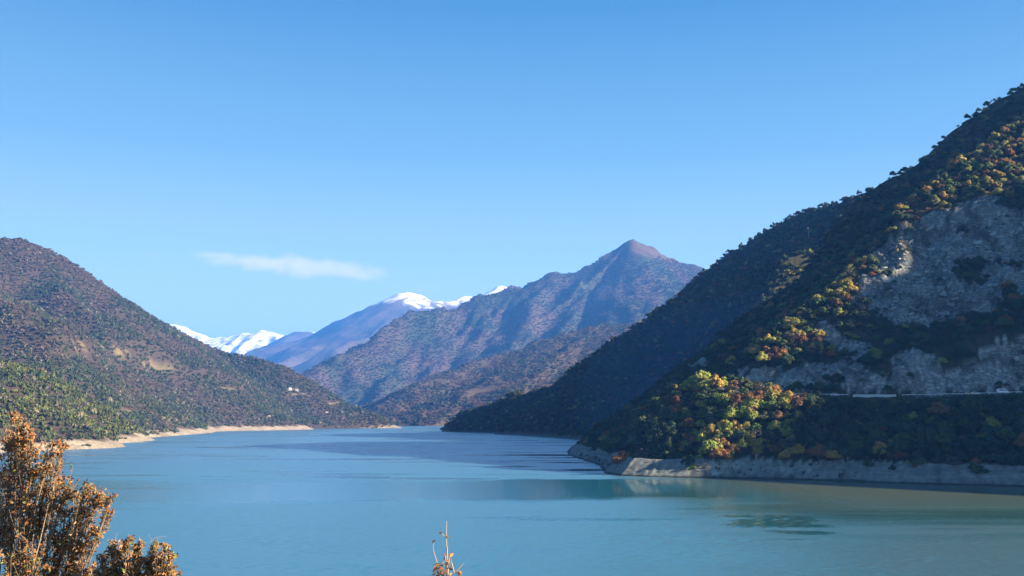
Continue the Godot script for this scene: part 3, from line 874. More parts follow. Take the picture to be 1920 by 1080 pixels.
func trunk_mesh(tall: float) -> ArrayMesh:
	var st := SurfaceTool.new(); st.begin(Mesh.PRIMITIVE_TRIANGLES)
	var top := Vector3(rng.randf_range(-0.05, 0.05), tall * 0.62, rng.randf_range(-0.05, 0.05))
	tube(st, PackedVector3Array([Vector3(0, -0.08, 0), Vector3(0.01, tall * 0.25, 0), top]), 0.03, 0.012, 6)
	for k in 5:
		var a := TAU * k / 5.0 + rng.randf()
		var b := Vector3(0, tall * rng.randf_range(0.25, 0.5), 0)
		tube(st, PackedVector3Array([b, b + Vector3(cos(a) * 0.13, 0.12, sin(a) * 0.13), b + Vector3(cos(a) * 0.24, 0.26, sin(a) * 0.24)]), 0.014, 0.004, 4)
	return st.commit()

const KINDS := [
	["yellow green", Color(0.225, 0.225, 0.045)],
	["golden yellow", Color(0.31, 0.225, 0.048)],
	["orange brown", Color(0.215, 0.105, 0.036)],
	["rust red", Color(0.135, 0.062, 0.036)],
	["mid green", Color(0.060, 0.088, 0.030)],
	["dark green", Color(0.030, 0.050, 0.022)],
	["greyish brown", Color(0.105, 0.084, 0.066)],
]

func pick_kind(weights: Array) -> int:
	var t := 0.0
	for x in weights: t += x
	var r := rng.randf() * t
	for k in weights.size():
		r -= weights[k]
		if r <= 0.0: return k
	return weights.size() - 1

func forest(called: String, meshes: Array, spots: Array, label: String):
	# spots: [position, height, width, turn, colour, mesh number]; one object, a batch of copies for each crown shape
	var root := thing(called)
	tag(root, label, "forest", "", "stuff")
	for k in meshes.size():
		var mine := spots.filter(func(s): return s[5] == k)
		if mine.is_empty(): continue
		var mm := MultiMesh.new(); mm.transform_format = MultiMesh.TRANSFORM_3D; mm.use_colors = true
		mm.mesh = meshes[k]; mm.instance_count = mine.size()
		for i in mine.size():
			var s = mine[i]
			var b := Basis(Vector3.UP, s[3]).scaled(Vector3(s[2], s[1], s[2]))
			mm.set_instance_transform(i, Transform3D(b, s[0]))
			mm.set_instance_color(i, s[4])
		var o := MultiMeshInstance3D.new(); o.name = "crowns"; o.multimesh = mm
		o.set_meta("kind", "stuff")
		root.add_child(o, true)

func vary(c: Color, amount := 0.25) -> Color:
	var k := 1.0 + rng.randf_range(-amount, amount)
	return Color(c.r * k * rng.randf_range(0.9, 1.1), c.g * k, c.b * k * rng.randf_range(0.85, 1.15))

# jittered spots on a landform that the photograph could see
func spots_on(L: Dictionary, x0: float, x1: float, z0: float, z1: float, step: float, facing := -0.12) -> Array:
	var out := []
	var nrm: PackedVector3Array = L.n
	var z := z0
	while z < z1:
		var x := x0
		while x < x1:
			var px := x + rng.randf_range(0, step); var pz := z + rng.randf_range(0, step)
			x += step
			var q := project(Vector3(px, 60, pz))
			if q.x < -200.0 or q.x > 2150.0: continue
			var k := near(L, px, pz)
			if L.h[k] < 1.5: continue
			var p := Vector3(px, height(L, px, pz), pz)
			var to := (EYE - p).normalized()
			if nrm[k].dot(to) < facing: continue
			out.append([p, nrm[k], L.sd[k]])
			for e in clampi(int(0.9 / maxf(nrm[k].y, 0.2)) - 1, 0, 3):      # steep ground shows more trees for its plan
				var ex := px + rng.randf_range(-0.5, 0.5) * step; var ez := pz + rng.randf_range(-0.5, 0.5) * step
				out.append([Vector3(ex, height(L, ex, ez), ez), nrm[k], L.sd[k]])
		z += step
	return out

var near_crowns := []
var far_crowns := []

func build_forests():
	for k in 6:
		near_crowns.append(crown_mesh(24, 92, 0.043, [0.42, 0.36, 0.46, 0.40, 0.5, 0.34][k], [0.78, 0.85, 0.7, 0.8, 0.66, 0.9][k], [0.16, 0.12, 0.2, 0.15, 0.18, 0.1][k], M.leaf, 0.05))
	near_crowns.append(crown_mesh(13, 40, 0.045, 0.4, 0.85, 0.12, M.leaf, 0.3))
	for k in 3:
		far_crowns.append(crown_mesh(8, 12, 0.16, [0.5, 0.44, 0.55][k], [0.9, 1.0, 0.8][k], 0.05, M.leaf))
	hillside_trees()
	var spots := []
	for s in spots_on(land.slope, -220, 520, -1960, -860, 6.3):
		if s[2] < 5.0: continue
		var f := patch.get_noise_2d(s[0].x * 2.0, s[0].z * 2.0)
		var sun_tint := smoothstep(0.10, 0.30, (s[1] as Vector3).dot(sun_dir))  # sun-facing ground gets golder kinds: sunlight put into the tree colour
		var k := pick_kind([0.12 + 1.4 * sun_tint, 0.05 + 0.9 * sun_tint, 0.14 + 0.3 * sun_tint, 0.2, 0.8, 2.4, 0.3])
		spots.append([s[0] - Vector3(0, 0.6, 0), rng.randf_range(4, 8.5), rng.randf_range(5, 9), rng.randf() * TAU, vary(KINDS[k][1]), rng.randi() % 3])
	forest("slope_forest", far_crowns, spots, "dense dark autumn forest on the long slope behind the rocky hillside")
	left_trees()
	spots = []
	for s in spots_on(land.peak, -1600, 1500, -6300, -3900, 12.0):
		var p: Vector3 = s[0]
		if p.y > 880.0 + 60.0 * fine.get_noise_2d(p.x * 0.1, p.z * 0.1) + 0.18 * absf(p.x - 690.0): continue
		var f := patch.get_noise_2d(p.x * 0.6, p.z * 0.6) + 0.4 * fbm.get_noise_2d(p.x * 0.5, p.z * 0.5)
		var c := Color(0.036, 0.044, 0.026).lerp(Color(0.080, 0.052, 0.046), clampf(0.35 + 2.2 * f, 0.0, 1.0))
		if rng.randf() < 0.12: c = Color(0.085, 0.08, 0.064)
		spots.append([p - Vector3(0, 2, 0), rng.randf_range(6, 13), rng.randf_range(9, 15), rng.randf() * TAU, vary(c, 0.3), rng.randi() % 3])
	forest("pointed_mountain_forest", far_crowns, spots, "hazy forest covering the flanks of the pointed mountain")
	spots = []
	for s in spots_on(land.foothills, -700, 1300, -4150, -2440, 11.0):
		var p: Vector3 = s[0]
		if s[2] < 50.0 + 40.0 * fine.get_noise_2d(p.x * 0.2, p.z * 0.2): continue
		var f := patch.get_noise_2d(p.x * 1.2, p.z * 1.2) + 0.5 * fbm.get_noise_2d(p.x * 0.8, p.z * 0.8)
		if f > 0.42: continue
		var c := Color(0.042, 0.050, 0.025).lerp(Color(0.088, 0.056, 0.048), clampf(0.5 + 2.4 * f, 0.0, 1.0))
		if rng.randf() < 0.16: c = Color(0.115, 0.10, 0.07)
		spots.append([p - Vector3(0, 1, 0), rng.randf_range(6, 11), rng.randf_range(8, 12.5), rng.randf() * TAU, vary(c, 0.3), rng.randi() % 3])
	forest("foothill_forest", far_crowns, spots, "purple and green woods covering the foothills below the pointed mountain")

func left_trees():
	var L: Dictionary = land.left
	var spots := []
	for s in spots_on(L, -1600, -150, -2750, -500, 6.3):
		var p: Vector3 = s[0]
		if s[2] < (11.0 if p.z > -1500.0 else 16.0) + 5.0 * fine.get_noise_2d(p.x * 0.3, p.z * 0.3): continue
		if p.y < 8.0 and rng.randf() < 0.5: continue
		if clearing_at(p) > 0.12 and rng.randf() < 0.8: continue
		var f := patch.get_noise_2d(p.x * 1.1, p.z * 1.1) + 0.45 * fbm.get_noise_2d(p.x * 0.9, p.z * 0.9)
		if fine.get_noise_2d(p.x * 0.35 + 500.0, p.z * 0.35) > 0.42: continue
		var green := smoothstep(-1500.0, -1050.0, p.z) * (1.0 - smoothstep(90.0, 190.0, p.y))
		var brown := clampf(0.36 + 2.4 * f + 0.0011 * (p.y - 140.0), 0.0, 1.0)
		var c := Color(0.042, 0.056, 0.028).lerp(Color(0.084, 0.066, 0.051), brown)
		c = c.lerp(Color(0.090, 0.100, 0.022).lerp(Color(0.045, 0.062, 0.022), clampf(0.5 + 1.5 * f, 0.0, 1.0)), green * (0.9 if rng.randf() < 0.85 else 0.2))
		var low := smoothstep(170.0, 60.0, p.y) * (1.0 - green)
		if low > 0.0 and rng.randf() < 0.75: c = c.lerp(Color(0.052, 0.068, 0.028), low * (0.85 - 0.5 * brown))
		if rng.randf() < 0.10: c = c.lerp(Color(0.16, 0.135, 0.10), 0.7)
		if rng.randf() < 0.08: c = Color(0.030, 0.048, 0.024)
		spots.append([p - Vector3(0, 0.8, 0), lerpf(3.0, 10.5, pow(rng.randf(), 1.3)) * (0.8 if brown > 0.7 else 1.0), rng.randf_range(4.0, 9.0), rng.randf() * TAU, vary(c, 0.36), rng.randi() % 3])
	forest("left_mountain_forest", far_crowns, spots, "mixed green, rust and bare brown forest on the mountain left of the lake")

func hillside_trees():
	var L: Dictionary = land.hillside
	var all := []
	for s in spots_on(L, 30, 440, -790, -395, 4.0, -0.2):
		var p: Vector3 = s[0]
		if s[2] < 7.5 + 2.0 * fine.get_noise_2d(p.x, p.z): continue
		var r := road_near(p.x, p.z)
		if r.x < 5.5: continue
		var rock := rock_at(p)
		if rock > 0.1 and rng.randf() < 0.9: continue
		var f := patch.get_noise_2d(p.x * 3.0, p.z * 3.0)
		var warm := fbm.get_noise_2d(p.x * 1.5 + 90.0, p.z * 1.5)
		var q := project(p)
		var below: bool = r.x < 90.0 and p.y < r.y
		var crest_sun_tint := (0.75 if q.x > 1400.0 and q.y < 680.0 and sees_sun(L, p + Vector3(0, 3, 0)) else 0.0) * (1.0 if not below else 0.0)  # sunlight painted into crest trees by picking warmer kinds
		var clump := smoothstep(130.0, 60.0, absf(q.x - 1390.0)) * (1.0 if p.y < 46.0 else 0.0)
		var w := maxf(clump, crest_sun_tint)
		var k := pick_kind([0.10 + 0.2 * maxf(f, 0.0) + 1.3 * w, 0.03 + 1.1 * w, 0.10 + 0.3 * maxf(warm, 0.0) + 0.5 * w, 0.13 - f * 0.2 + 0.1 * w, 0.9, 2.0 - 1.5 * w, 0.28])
		var tall := lerpf(3.2, 9.0, pow(rng.randf(), 1.4))
		if below: tall = lerpf(4.0, 11.5, pow(rng.randf(), 1.3)) * (1.0 if r.x > 14.0 or clump > 0.4 else 0.55)
		if below and q.x > 1545.0: tall = minf(tall, r.y - p.y + 0.2)     # the road's edge stays open
		if tall < 1.2: continue
		if rock > 0.1: tall *= 0.42
		if p.z < -715.0: tall *= 0.72
		var wide := tall * rng.randf_range(0.85, 1.15)
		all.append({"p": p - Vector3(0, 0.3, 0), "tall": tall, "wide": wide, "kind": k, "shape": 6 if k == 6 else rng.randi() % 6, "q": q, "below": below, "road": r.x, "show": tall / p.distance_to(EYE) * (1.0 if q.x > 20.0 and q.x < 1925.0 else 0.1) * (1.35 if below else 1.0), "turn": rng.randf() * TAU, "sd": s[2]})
	all.sort_custom(func(a, b): return a.show > b.show)
	var spots := []
	var trunks := [trunk_mesh(0.7), trunk_mesh(0.8), trunk_mesh(0.75)]
	var mats := []
	for k in KINDS.size():
		var row := []
		for j in 4:
			var m: StandardMaterial3D = M.leaf.duplicate()
			m.albedo_color = vary(KINDS[k][1], 0.2).linear_to_srgb()
			row.append(m)
		mats.append(row)
	for i in all.size():
		var t: Dictionary = all[i]
		if i >= 300:
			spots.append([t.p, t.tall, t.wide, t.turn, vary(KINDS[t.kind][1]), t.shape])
			continue
		var o := thing("tree", t.p, t.turn)
		o.scale = Vector3(t.wide * rng.randf_range(0.8, 1.2), t.tall, t.wide * rng.randf_range(0.85, 1.15))
		part("trunk", trunks[i % 3], M.bark, o)
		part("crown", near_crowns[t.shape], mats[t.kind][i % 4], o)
		t.node = o
		t.words = tree_label(t)
	# trees that the same words describe are told apart by their order along the slope
	var alike := {}
	for i in mini(300, all.size()):
		if not alike.has(all[i].words): alike[all[i].words] = []
		alike[all[i].words].append(all[i])
	for words in alike:
		var row: Array = alike[words]
		row.sort_custom(func(a, b): return a.q.x < b.q.x)
		for k in row.size():
			var end := ""
			if row.size() > 1:
				end = ", leftmost such" if k == 0 else (", rightmost such" if k == row.size() - 1 else ", " + ["second", "third", "fourth", "fifth", "sixth", "seventh", "eighth", "ninth", "tenth", "eleventh"][mini(k - 1, 9)] + " from left")
			tag(row[k].node, words + end, "tree", "trees on the hillside above the lake's right bank")
	forest("hillside_forest", near_crowns, spots, "autumn trees and bushes thickly covering the steep hillside above the road")

func sees_sun(L: Dictionary, p: Vector3) -> bool:       # clear path to the sun; crest trees there get sunlight painted into their colour
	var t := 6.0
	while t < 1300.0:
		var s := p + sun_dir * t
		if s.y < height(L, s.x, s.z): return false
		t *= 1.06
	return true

func tree_label(t: Dictionary) -> String:
	var shape: String = ["round", "tall", "spreading", "bushy", "flat", "narrow", "bare"][t.shape]
	var x: float = t.q.x
	var where := ""
	var size := "large" if t.tall > 9.0 else ("medium" if t.tall > 6.5 else "small")
	if not t.below:
		where = "above the road's grey cutting" if x < 1660.0 else ("above the road beside the triangular rock" if x < 1780.0 else "above the road behind the cars")
		if x < 1290.0: where = "on the hillside's shaded left flank"
	else:
		var row := "on bank's brink" if t.sd < 18.0 else ("at road's edge" if t.road < 20.0 else "midway up")
		where = row + (" at the dark point" if x < 1205.0 else (" in sunlit clump's left" if x < 1340.0 else (" in sunlit clump's middle" if x < 1450.0 else (" in sunlit clump's right" if x < 1560.0 else (" below the pale wall" if x < 1690.0 else (" below the triangular rock" if x < 1785.0 else " below the parked cars"))))))
	return "%s %s %s tree %s" % [size, KINDS[t.kind][0], shape, where]
# ------------------------------------------------------------------ road, vehicles
func road_at(px: float) -> Dictionary:                  # the place on the road seen in that column
	for i in road_line.size() - 1:
		var qa := project(road_line[i]); var qb := project(road_line[i + 1])
		if px >= qa.x and px <= qb.x:
			var t := (px - qa.x) / (qb.x - qa.x)
			return {"p": road_line[i].lerp(road_line[i + 1], t), "d": (road_line[i + 1] - road_line[i]).normalized()}
	return {"p": road_line[0], "d": Vector3.RIGHT}

func strip(line: PackedVector3Array, off: float, half: float, up: float) -> ArrayMesh:
	var st := SurfaceTool.new(); st.begin(Mesh.PRIMITIVE_TRIANGLES)
	for i in line.size() - 1:
		var d := (line[i + 1] - line[i]); var s := Vector3(-d.z, 0, d.x).normalized()
		var a0 := line[i] + s * (off - half) + Vector3.UP * up; var a1 := line[i] + s * (off + half) + Vector3.UP * up
		var b0 := line[i + 1] + s * (off - half) + Vector3.UP * up; var b1 := line[i + 1] + s * (off + half) + Vector3.UP * up
		for v in [a0, b0, a1, a1, b0, b1]:
			st.set_normal(Vector3.UP); st.add_vertex(v)
	return st.commit()

func box(st: SurfaceTool, c: Vector3, s: Vector3, turn := Basis(), bevel := 0.0):
	var h := s * 0.5
	var faces := [[Vector3.RIGHT, Vector3.UP, Vector3.BACK], [Vector3.LEFT, Vector3.UP, Vector3.FORWARD], [Vector3.UP, Vector3.BACK, Vector3.RIGHT], [Vector3.DOWN, Vector3.FORWARD, Vector3.RIGHT], [Vector3.BACK, Vector3.UP, Vector3.LEFT], [Vector3.FORWARD, Vector3.UP, Vector3.RIGHT]]
	for f in faces:
		var n: Vector3 = f[0]; var u: Vector3 = f[1]; var v: Vector3 = f[2]
		var k := [n * h + u * h + v * h, n * h + u * h - v * h, n * h - u * h - v * h, n * h - u * h + v * h]
		var order := [0, 1, 2, 0, 2, 3]
		if (k[1] - k[0]).cross(k[2] - k[0]).dot(n) > 0.0: order = [0, 2, 1, 0, 3, 2]
		for i in order:
			st.set_normal(turn * n); st.add_vertex(c + turn * k[i])

func prism_mesh(profile: PackedVector2Array, wide: float, taper := 1.0) -> ArrayMesh:     # a side view (x along, y up) given a width; the top may be narrower
	var st := SurfaceTool.new(); st.begin(Mesh.PRIMITIVE_TRIANGLES)
	var hi := -1e9; var lo := 1e9
	for p in profile:
		hi = maxf(hi, p.y); lo = minf(lo, p.y)
	var half := func(y: float) -> float: return wide * 0.5 * lerpf(1.0, taper, (y - lo) / (hi - lo))
	var tri := Geometry2D.triangulate_polygon(profile)
	for side in [1.0, -1.0]:
		for i in range(0, tri.size(), 3):
			var t := [tri[i], tri[i + 1], tri[i + 2]]
			var v := []
			for k in t: v.append(Vector3(profile[k].x, profile[k].y, side * half.call(profile[k].y)))
			if (v[1] - v[0]).cross(v[2] - v[0]).z * side > 0.0: v = [v[0], v[2], v[1]]
			for q in v:
				st.set_normal(Vector3(0, 0, side)); st.add_vertex(q)
	var clock := Geometry2D.is_polygon_clockwise(profile)
	for i in profile.size():
		var a := profile[i]; var b := profile[(i + 1) % profile.size()]
		var n := Vector3(b.y - a.y, -(b.x - a.x), 0).normalized()
		if clock: n = -n
		var v := [Vector3(a.x, a.y, half.call(a.y)), Vector3(b.x, b.y, half.call(b.y)), Vector3(b.x, b.y, -half.call(b.y)), Vector3(a.x, a.y, -half.call(a.y))]
		var order := [0, 1, 2, 0, 2, 3]
		if (v[1] - v[0]).cross(v[2] - v[0]).dot(n) > 0.0: order = [0, 2, 1, 0, 3, 2]
		for k in order:
			st.set_normal(n); st.add_vertex(v[k])
	return st.commit()

func wheel_mesh(r: float, w: float) -> CylinderMesh:
	var c := CylinderMesh.new(); c.top_radius = r; c.bottom_radius = r; c.height = w; c.radial_segments = 16; c.rings = 1
	return c

func vehicle(px: float, van: bool, paint: Color, off: float, label: String, group := ""):
	var r := road_at(px)
	var d: Vector3 = r.d; var s := Vector3(-d.z, 0, d.x).normalized()
	var o := thing("van" if van else "car", r.p + s * off + Vector3.UP * 0.05, atan2(-d.z, d.x))
	tag(o, label, "van" if van else "car", group)
	var body_paint := plain_mat(paint, 0.25)
	body_paint.clearcoat_enabled = true; body_paint.clearcoat = 0.6
	var glass := plain_mat(Color(0.02, 0.025, 0.03), 0.08)
	var rubber := plain_mat(Color(0.02, 0.02, 0.02), 0.85)
	var metal := plain_mat(Color(0.45, 0.45, 0.47), 0.35)
	var long := 5.4 if van else 4.4
	var h := long * 0.5
	if van:
		part("body", prism_mesh(PackedVector2Array([Vector2(-h, 0.4), Vector2(-h, 1.4), Vector2(-h + 0.05, 2.3), Vector2(-h + 0.25, 2.42), Vector2(h - 1.75, 2.42), Vector2(h - 1.4, 2.3), Vector2(h - 0.75, 1.35), Vector2(h - 0.1, 1.1), Vector2(h, 0.85), Vector2(h, 0.4)]), 1.95, 0.88), body_paint, o)
		part("windscreen", prism_mesh(PackedVector2Array([Vector2(h - 1.36, 2.22), Vector2(h - 0.74, 1.40), Vector2(h - 0.72, 1.41), Vector2(h - 1.34, 2.24)]), 1.62), glass, o)
		for z in [-0.93, 0.93]:
			part("window", prism_mesh(PackedVector2Array([Vector2(h - 2.3, 1.42), Vector2(h - 2.3, 2.1), Vector2(h - 1.6, 2.1), Vector2(h - 1.1, 1.42)]), 0.05), glass, o).position.z = z
			part("window", prism_mesh(PackedVector2Array([Vector2(-h + 0.5, 1.45), Vector2(-h + 0.5, 2.1), Vector2(h - 2.6, 2.1), Vector2(h - 2.6, 1.45)]), 0.05), glass, o).position.z = z
	else:
		part("body", prism_mesh(PackedVector2Array([Vector2(-h, 0.32), Vector2(-h, 0.75), Vector2(-h + 0.12, 0.92), Vector2(h - 1.25, 0.92), Vector2(h - 0.25, 0.80), Vector2(h, 0.62), Vector2(h, 0.32)]), 1.76, 0.94), body_paint, o)
		part("cabin", prism_mesh(PackedVector2Array([Vector2(-h + 0.15, 0.9), Vector2(-h + 0.75, 1.40), Vector2(-h + 1.1, 1.46), Vector2(h - 1.95, 1.44), Vector2(h - 1.15, 0.9)]), 1.6, 0.80), body_paint, o)
		part("windscreen", prism_mesh(PackedVector2Array([Vector2(h - 1.86, 1.40), Vector2(h - 1.18, 0.95), Vector2(h - 1.15, 0.96), Vector2(h - 1.83, 1.42)]), 1.25), glass, o)
		for z in [-0.74, 0.74]:
			part("window", prism_mesh(PackedVector2Array([Vector2(-h + 0.5, 0.97), Vector2(-h + 0.85, 1.34), Vector2(h - 2.0, 1.36), Vector2(h - 1.5, 0.97)]), 0.1), glass, o).position.z = z
	for x in [-h + 0.85, h - 0.85]:
		for z in [-0.82, 0.82]:
			var w := part("wheel", wheel_mesh(0.33, 0.22), rubber, o)
			w.position = Vector3(x, 0.33, z); w.rotation.x = PI / 2
			part("rim", wheel_mesh(0.2, 0.235), metal, w)
	for z in [-0.62, 0.62]:
		var st := SurfaceTool.new(); st.begin(Mesh.PRIMITIVE_TRIANGLES)
		box(st, Vector3(h - 0.02, 0.72 if not van else 0.85, z), Vector3(0.1, 0.14, 0.34))
		part("headlight", st.commit(), plain_mat(Color(0.7, 0.7, 0.68), 0.2), o)
		var st2 := SurfaceTool.new(); st2.begin(Mesh.PRIMITIVE_TRIANGLES)
		box(st2, Vector3(-h + 0.01, 0.72 if not van else 1.0, z), Vector3(0.1, 0.16, 0.3))
		part("tail_light", st2.commit(), plain_mat(Color(0.3, 0.02, 0.02), 0.25), o)

func smooth_line(line: PackedVector3Array, per: int) -> PackedVector3Array:
	var out := PackedVector3Array()
	for i in line.size() - 1:
		var a := line[maxi(i - 1, 0)]; var d := line[mini(i + 2, line.size() - 1)]
		for k in per: out.append(line[i].cubic_interpolate(line[i + 1], a, d, float(k) / per))
	out.append(line[-1])
	return out

func build_road_things():
	var line := smooth_line(road_line, 5)
	var asphalt := plain_mat(Color(0.075, 0.077, 0.08), 0.9)
	var road := part("road", strip(line, 0.0, 3.7, 0.12), asphalt)
	tag(road, "narrow grey road cut across the hillside above the lake", "road", "", "structure")
	var paint := plain_mat(Color(0.6, 0.6, 0.58), 0.8)
	part("edge_line", strip(line, 3.4, 0.08, 0.126), paint, road)
	part("edge_line", strip(line, -3.4, 0.08, 0.126), paint, road)
	# pale retaining wall under the road's outer edge
	var a := road_at(1598.0); var b := road_at(1678.0)
	var seg := PackedVector3Array()
	for k in 9: seg.append(road_at(lerpf(1598.0, 1678.0, k / 8.0)).p)
	var wall := thing("retaining_wall", seg[4])
	tag(wall, "pale grey concrete wall holding up the road's lakeside edge", "wall")
	var concrete := plain_mat(Color(0.47, 0.50, 0.49), 0.85)
	for k in 8:
		var st := SurfaceTool.new(); st.begin(Mesh.PRIMITIVE_TRIANGLES)
		var d := seg[k + 1] - seg[k]; var s := Vector3(-d.z, 0, d.x).normalized()
		if s.z < 0.0: s = -s
		var yaw := Basis(Vector3.UP, atan2(-d.z, d.x))
		box(st, (seg[k] + seg[k + 1]) * 0.5 + s * 4.6 + Vector3.DOWN * 1.0 - seg[4], Vector3(d.length() - 0.06, 3.6, 0.5), yaw)
		part("panel", st.commit(), concrete, wall)
	# guard rail along the rest
	for span in [[1300.0, 1590.0], [1690.0, 1910.0]]:
		var rail := thing("guard_rail", road_at(span[0]).p)
		tag(rail, "thin pale guard rail along the road " + ("left of the concrete wall" if span[0] < 1500.0 else "below the parked cars"), "guard rail", "guard rails along the road")
		var n := int((span[1] - span[0]) / 10.0)
		var st := SurfaceTool.new(); st.begin(Mesh.PRIMITIVE_TRIANGLES)
		var last := Vector3.ZERO
		for k in n + 1:
			var r := road_at(lerpf(span[0], span[1], float(k) / n))
			var s := Vector3(-r.d.z, 0, r.d.x).normalized()
			var p: Vector3 = r.p + s * 4.1 - rail.position
			var ps := SurfaceTool.new(); ps.begin(Mesh.PRIMITIVE_TRIANGLES)
			box(ps, p + Vector3.UP * 0.4, Vector3(0.12, 0.9, 0.12))
			part("post", ps.commit(), M.steel, rail)
			if k > 0:
				var d := p - last
				box(st, (p + last) * 0.5 + Vector3.UP * 0.72 + s * 0.08, Vector3(d.length(), 0.3, 0.05), Basis(Vector3.UP, atan2(-d.z, d.x)))
			last = p
		part("beam", st.commit(), M.steel, rail)
	vehicle(1880, true, Color(0.85, 0.86, 0.86), 0.6, "white van stopped on the road below the grey crag, rightmost vehicle")
	vehicle(1829, false, Color(0.8, 0.81, 0.82), 0.8, "white car parked nose to tail behind the yellow car on the road")
	vehicle(1817, false, Color(0.62, 0.52, 0.12), 1.2, "yellow car parked between the white car and the dark cars")
	vehicle(1804, false, Color(0.03, 0.035, 0.045), 1.4, "dark car parked right behind the yellow one on the road")
	vehicle(1792, false, Color(0.05, 0.05, 0.06), 1.1, "dark grey car at the left end of the parked row")
	vehicle(1567, false, Color(0.82, 0.82, 0.78), -0.8, "lone white car driving on the road left of the concrete wall")

# ------------------------------------------------------------------ small things
func build_small_things():
	var L: Dictionary = land.hillside
	# driftwood tangle in the sun on the bank
	var o := thing("driftwood_heap", hit(L, 1300, 884) + Vector3.UP * 1.1)
	tag(o, "sunlit pale tangle of dead branches lying on the grey bank", "driftwood", "")
	var mats := [plain_mat(Color(0.52, 0.42, 0.29)), plain_mat(Color(0.36, 0.28, 0.19))]
	for k in 90:
		var st := SurfaceTool.new(); st.begin(Mesh.PRIMITIVE_TRIANGLES)
		var q := hit(L, 1300.0 + rng.randfn(0.0, 22.0), 883.0 + rng.randfn(0.0, 4.5), 380.0) + Vector3(0, 1.0, 0.4) - o.position
		var a := rng.randf_range(-0.5, 0.5) + (0.0 if rng.randf() < 0.5 else PI)
		var d := Vector3(cos(a), rng.randf_range(-0.15, 0.55), sin(a) * 0.5 + 0.15).normalized() * rng.randf_range(1.4, 4.2)
		tube(st, PackedVector3Array([q, q + d * 0.5 + Vector3(0, 0.2, 0), q + d]), rng.randf_range(0.07, 0.14), 0.03, 5)
		part("branch", st.commit(), mats[k % 2], o)
	bare_tree("bare_tree", hit(L, 1418, 866), 5.2, "small leafless whitish tree at the top of the grey bank", 9)
	bare_tree("bare_shrub", hit(L, 1376, 884) + Vector3.UP * 0.8, 3.0, "forked bare grey stick standing out of the bank beside the driftwood", 3)
	bare_tree("bare_shrub", hit(L, 1590, 870), 3.4, "leafless grey shrub on the bank's rim right of the sunlit clump", 6)
	for q in [[1364, 854, 1.5, "pale rounded boulder under the sunlit trees just above the bank"], [1845, 894, 1.5, "larger grey boulder low on the bank near the picture's right side"], [1805, 903, 1.0, "small grey boulder low on the bank just left of the larger one"]]:
		boulder(hit(L, q[0], q[1], 380.0) + Vector3.UP * 0.6, q[2], q[3])
	# a pole with wires' arms on the sunlit crest
	var S: Dictionary = land.slope
	var pole := thing("utility_pole", hit(S, 1516, 446))
	tag(pole, "thin pale utility pole on the crest below the skyline", "pole")
	var wood := plain_mat(Color(0.5, 0.47, 0.42))
	var st := SurfaceTool.new(); st.begin(Mesh.PRIMITIVE_TRIANGLES)
	tube(st, PackedVector3Array([Vector3(0, -1, 0), Vector3(0, 13, 0)]), 0.28, 0.2, 6)
	part("mast", st.commit(), wood, pole)
	st = SurfaceTool.new(); st.begin(Mesh.PRIMITIVE_TRIANGLES)
	box(st, Vector3(0, 12, 0), Vector3(3.2, 0.25, 0.25))
	part("crossarm", st.commit(), wood, pole)
	# houses on the left mountain
	house(544, 731, 6.5, Color(0.40, 0.40, 0.385), Color(0.5, 0.5, 0.5), "white house in a clearing on the left mountain's lower spur")
	house(556, 733, 7.0, Color(0.35, 0.36, 0.37), Color(0.16, 0.17, 0.18), "grey house close beside the white one")
	house(504, 784, 5.5, Color(0.4, 0.38, 0.34), Color(0.42, 0.32, 0.26), "small pale house among trees near the lake shore")
	house(613, 777, 5.5, Color(0.36, 0.35, 0.33), Color(0.30, 0.28, 0.27), "small grey roofed house right of the pale one near the shore")

func build_mist():
	# thin mist hanging in the side valley between the rocky hillside and the long slope behind it
	var m := FogMaterial.new(); m.density = 0.0015; m.albedo = Color(0.45, 0.68, 0.95)
	var f := FogVolume.new(); f.name = "mist"; f.shape = RenderingServer.FOG_VOLUME_SHAPE_ELLIPSOID
	f.size = Vector3(400, 220, 200); f.material = m
	add_child(f); f.position = Vector3(255, 40, -935); f.rotation.y = -0.25
	tag(f, "thin blue mist in the side valley left of the rocky hillside", "mist", "", "stuff")

func bare_tree(called: String, at: Vector3, tall: float, label: String, limbs: int):
	var o := thing(called, at)
	tag(o, label, "bare tree" if called == "bare_tree" else "shrub")
	var bark := plain_mat(Color(0.46, 0.41, 0.35))
	var st := SurfaceTool.new(); st.begin(Mesh.PRIMITIVE_TRIANGLES)
	tube(st, PackedVector3Array([Vector3(0, -0.3, 0), Vector3(0.1, tall * 0.4, 0), Vector3(-0.1, tall, 0)]), tall * 0.03, tall * 0.008, 6)
	part("trunk", st.commit(), bark, o)
	for k in limbs:
		st = SurfaceTool.new(); st.begin(Mesh.PRIMITIVE_TRIANGLES)
		var a := k * 2.4; var b := Vector3(0, tall * rng.randf_range(0.15, 0.65), 0)
		var d := Vector3(cos(a), rng.randf_range(0.9, 1.6), sin(a)) * tall * 0.26
		tube(st, PackedVector3Array([b, b + d * 0.5 + Vector3(0, 0.1, 0), b + d + Vector3(0, tall * 0.1, 0)]), tall * 0.017, tall * 0.004, 5)
		tube(st, PackedVector3Array([b + d * 0.5, b + d * 0.8 + Vector3(d.z, 0.4, -d.x) * 0.3]), tall * 0.009, tall * 0.003, 4)
		part("limb", st.commit(), bark, o)

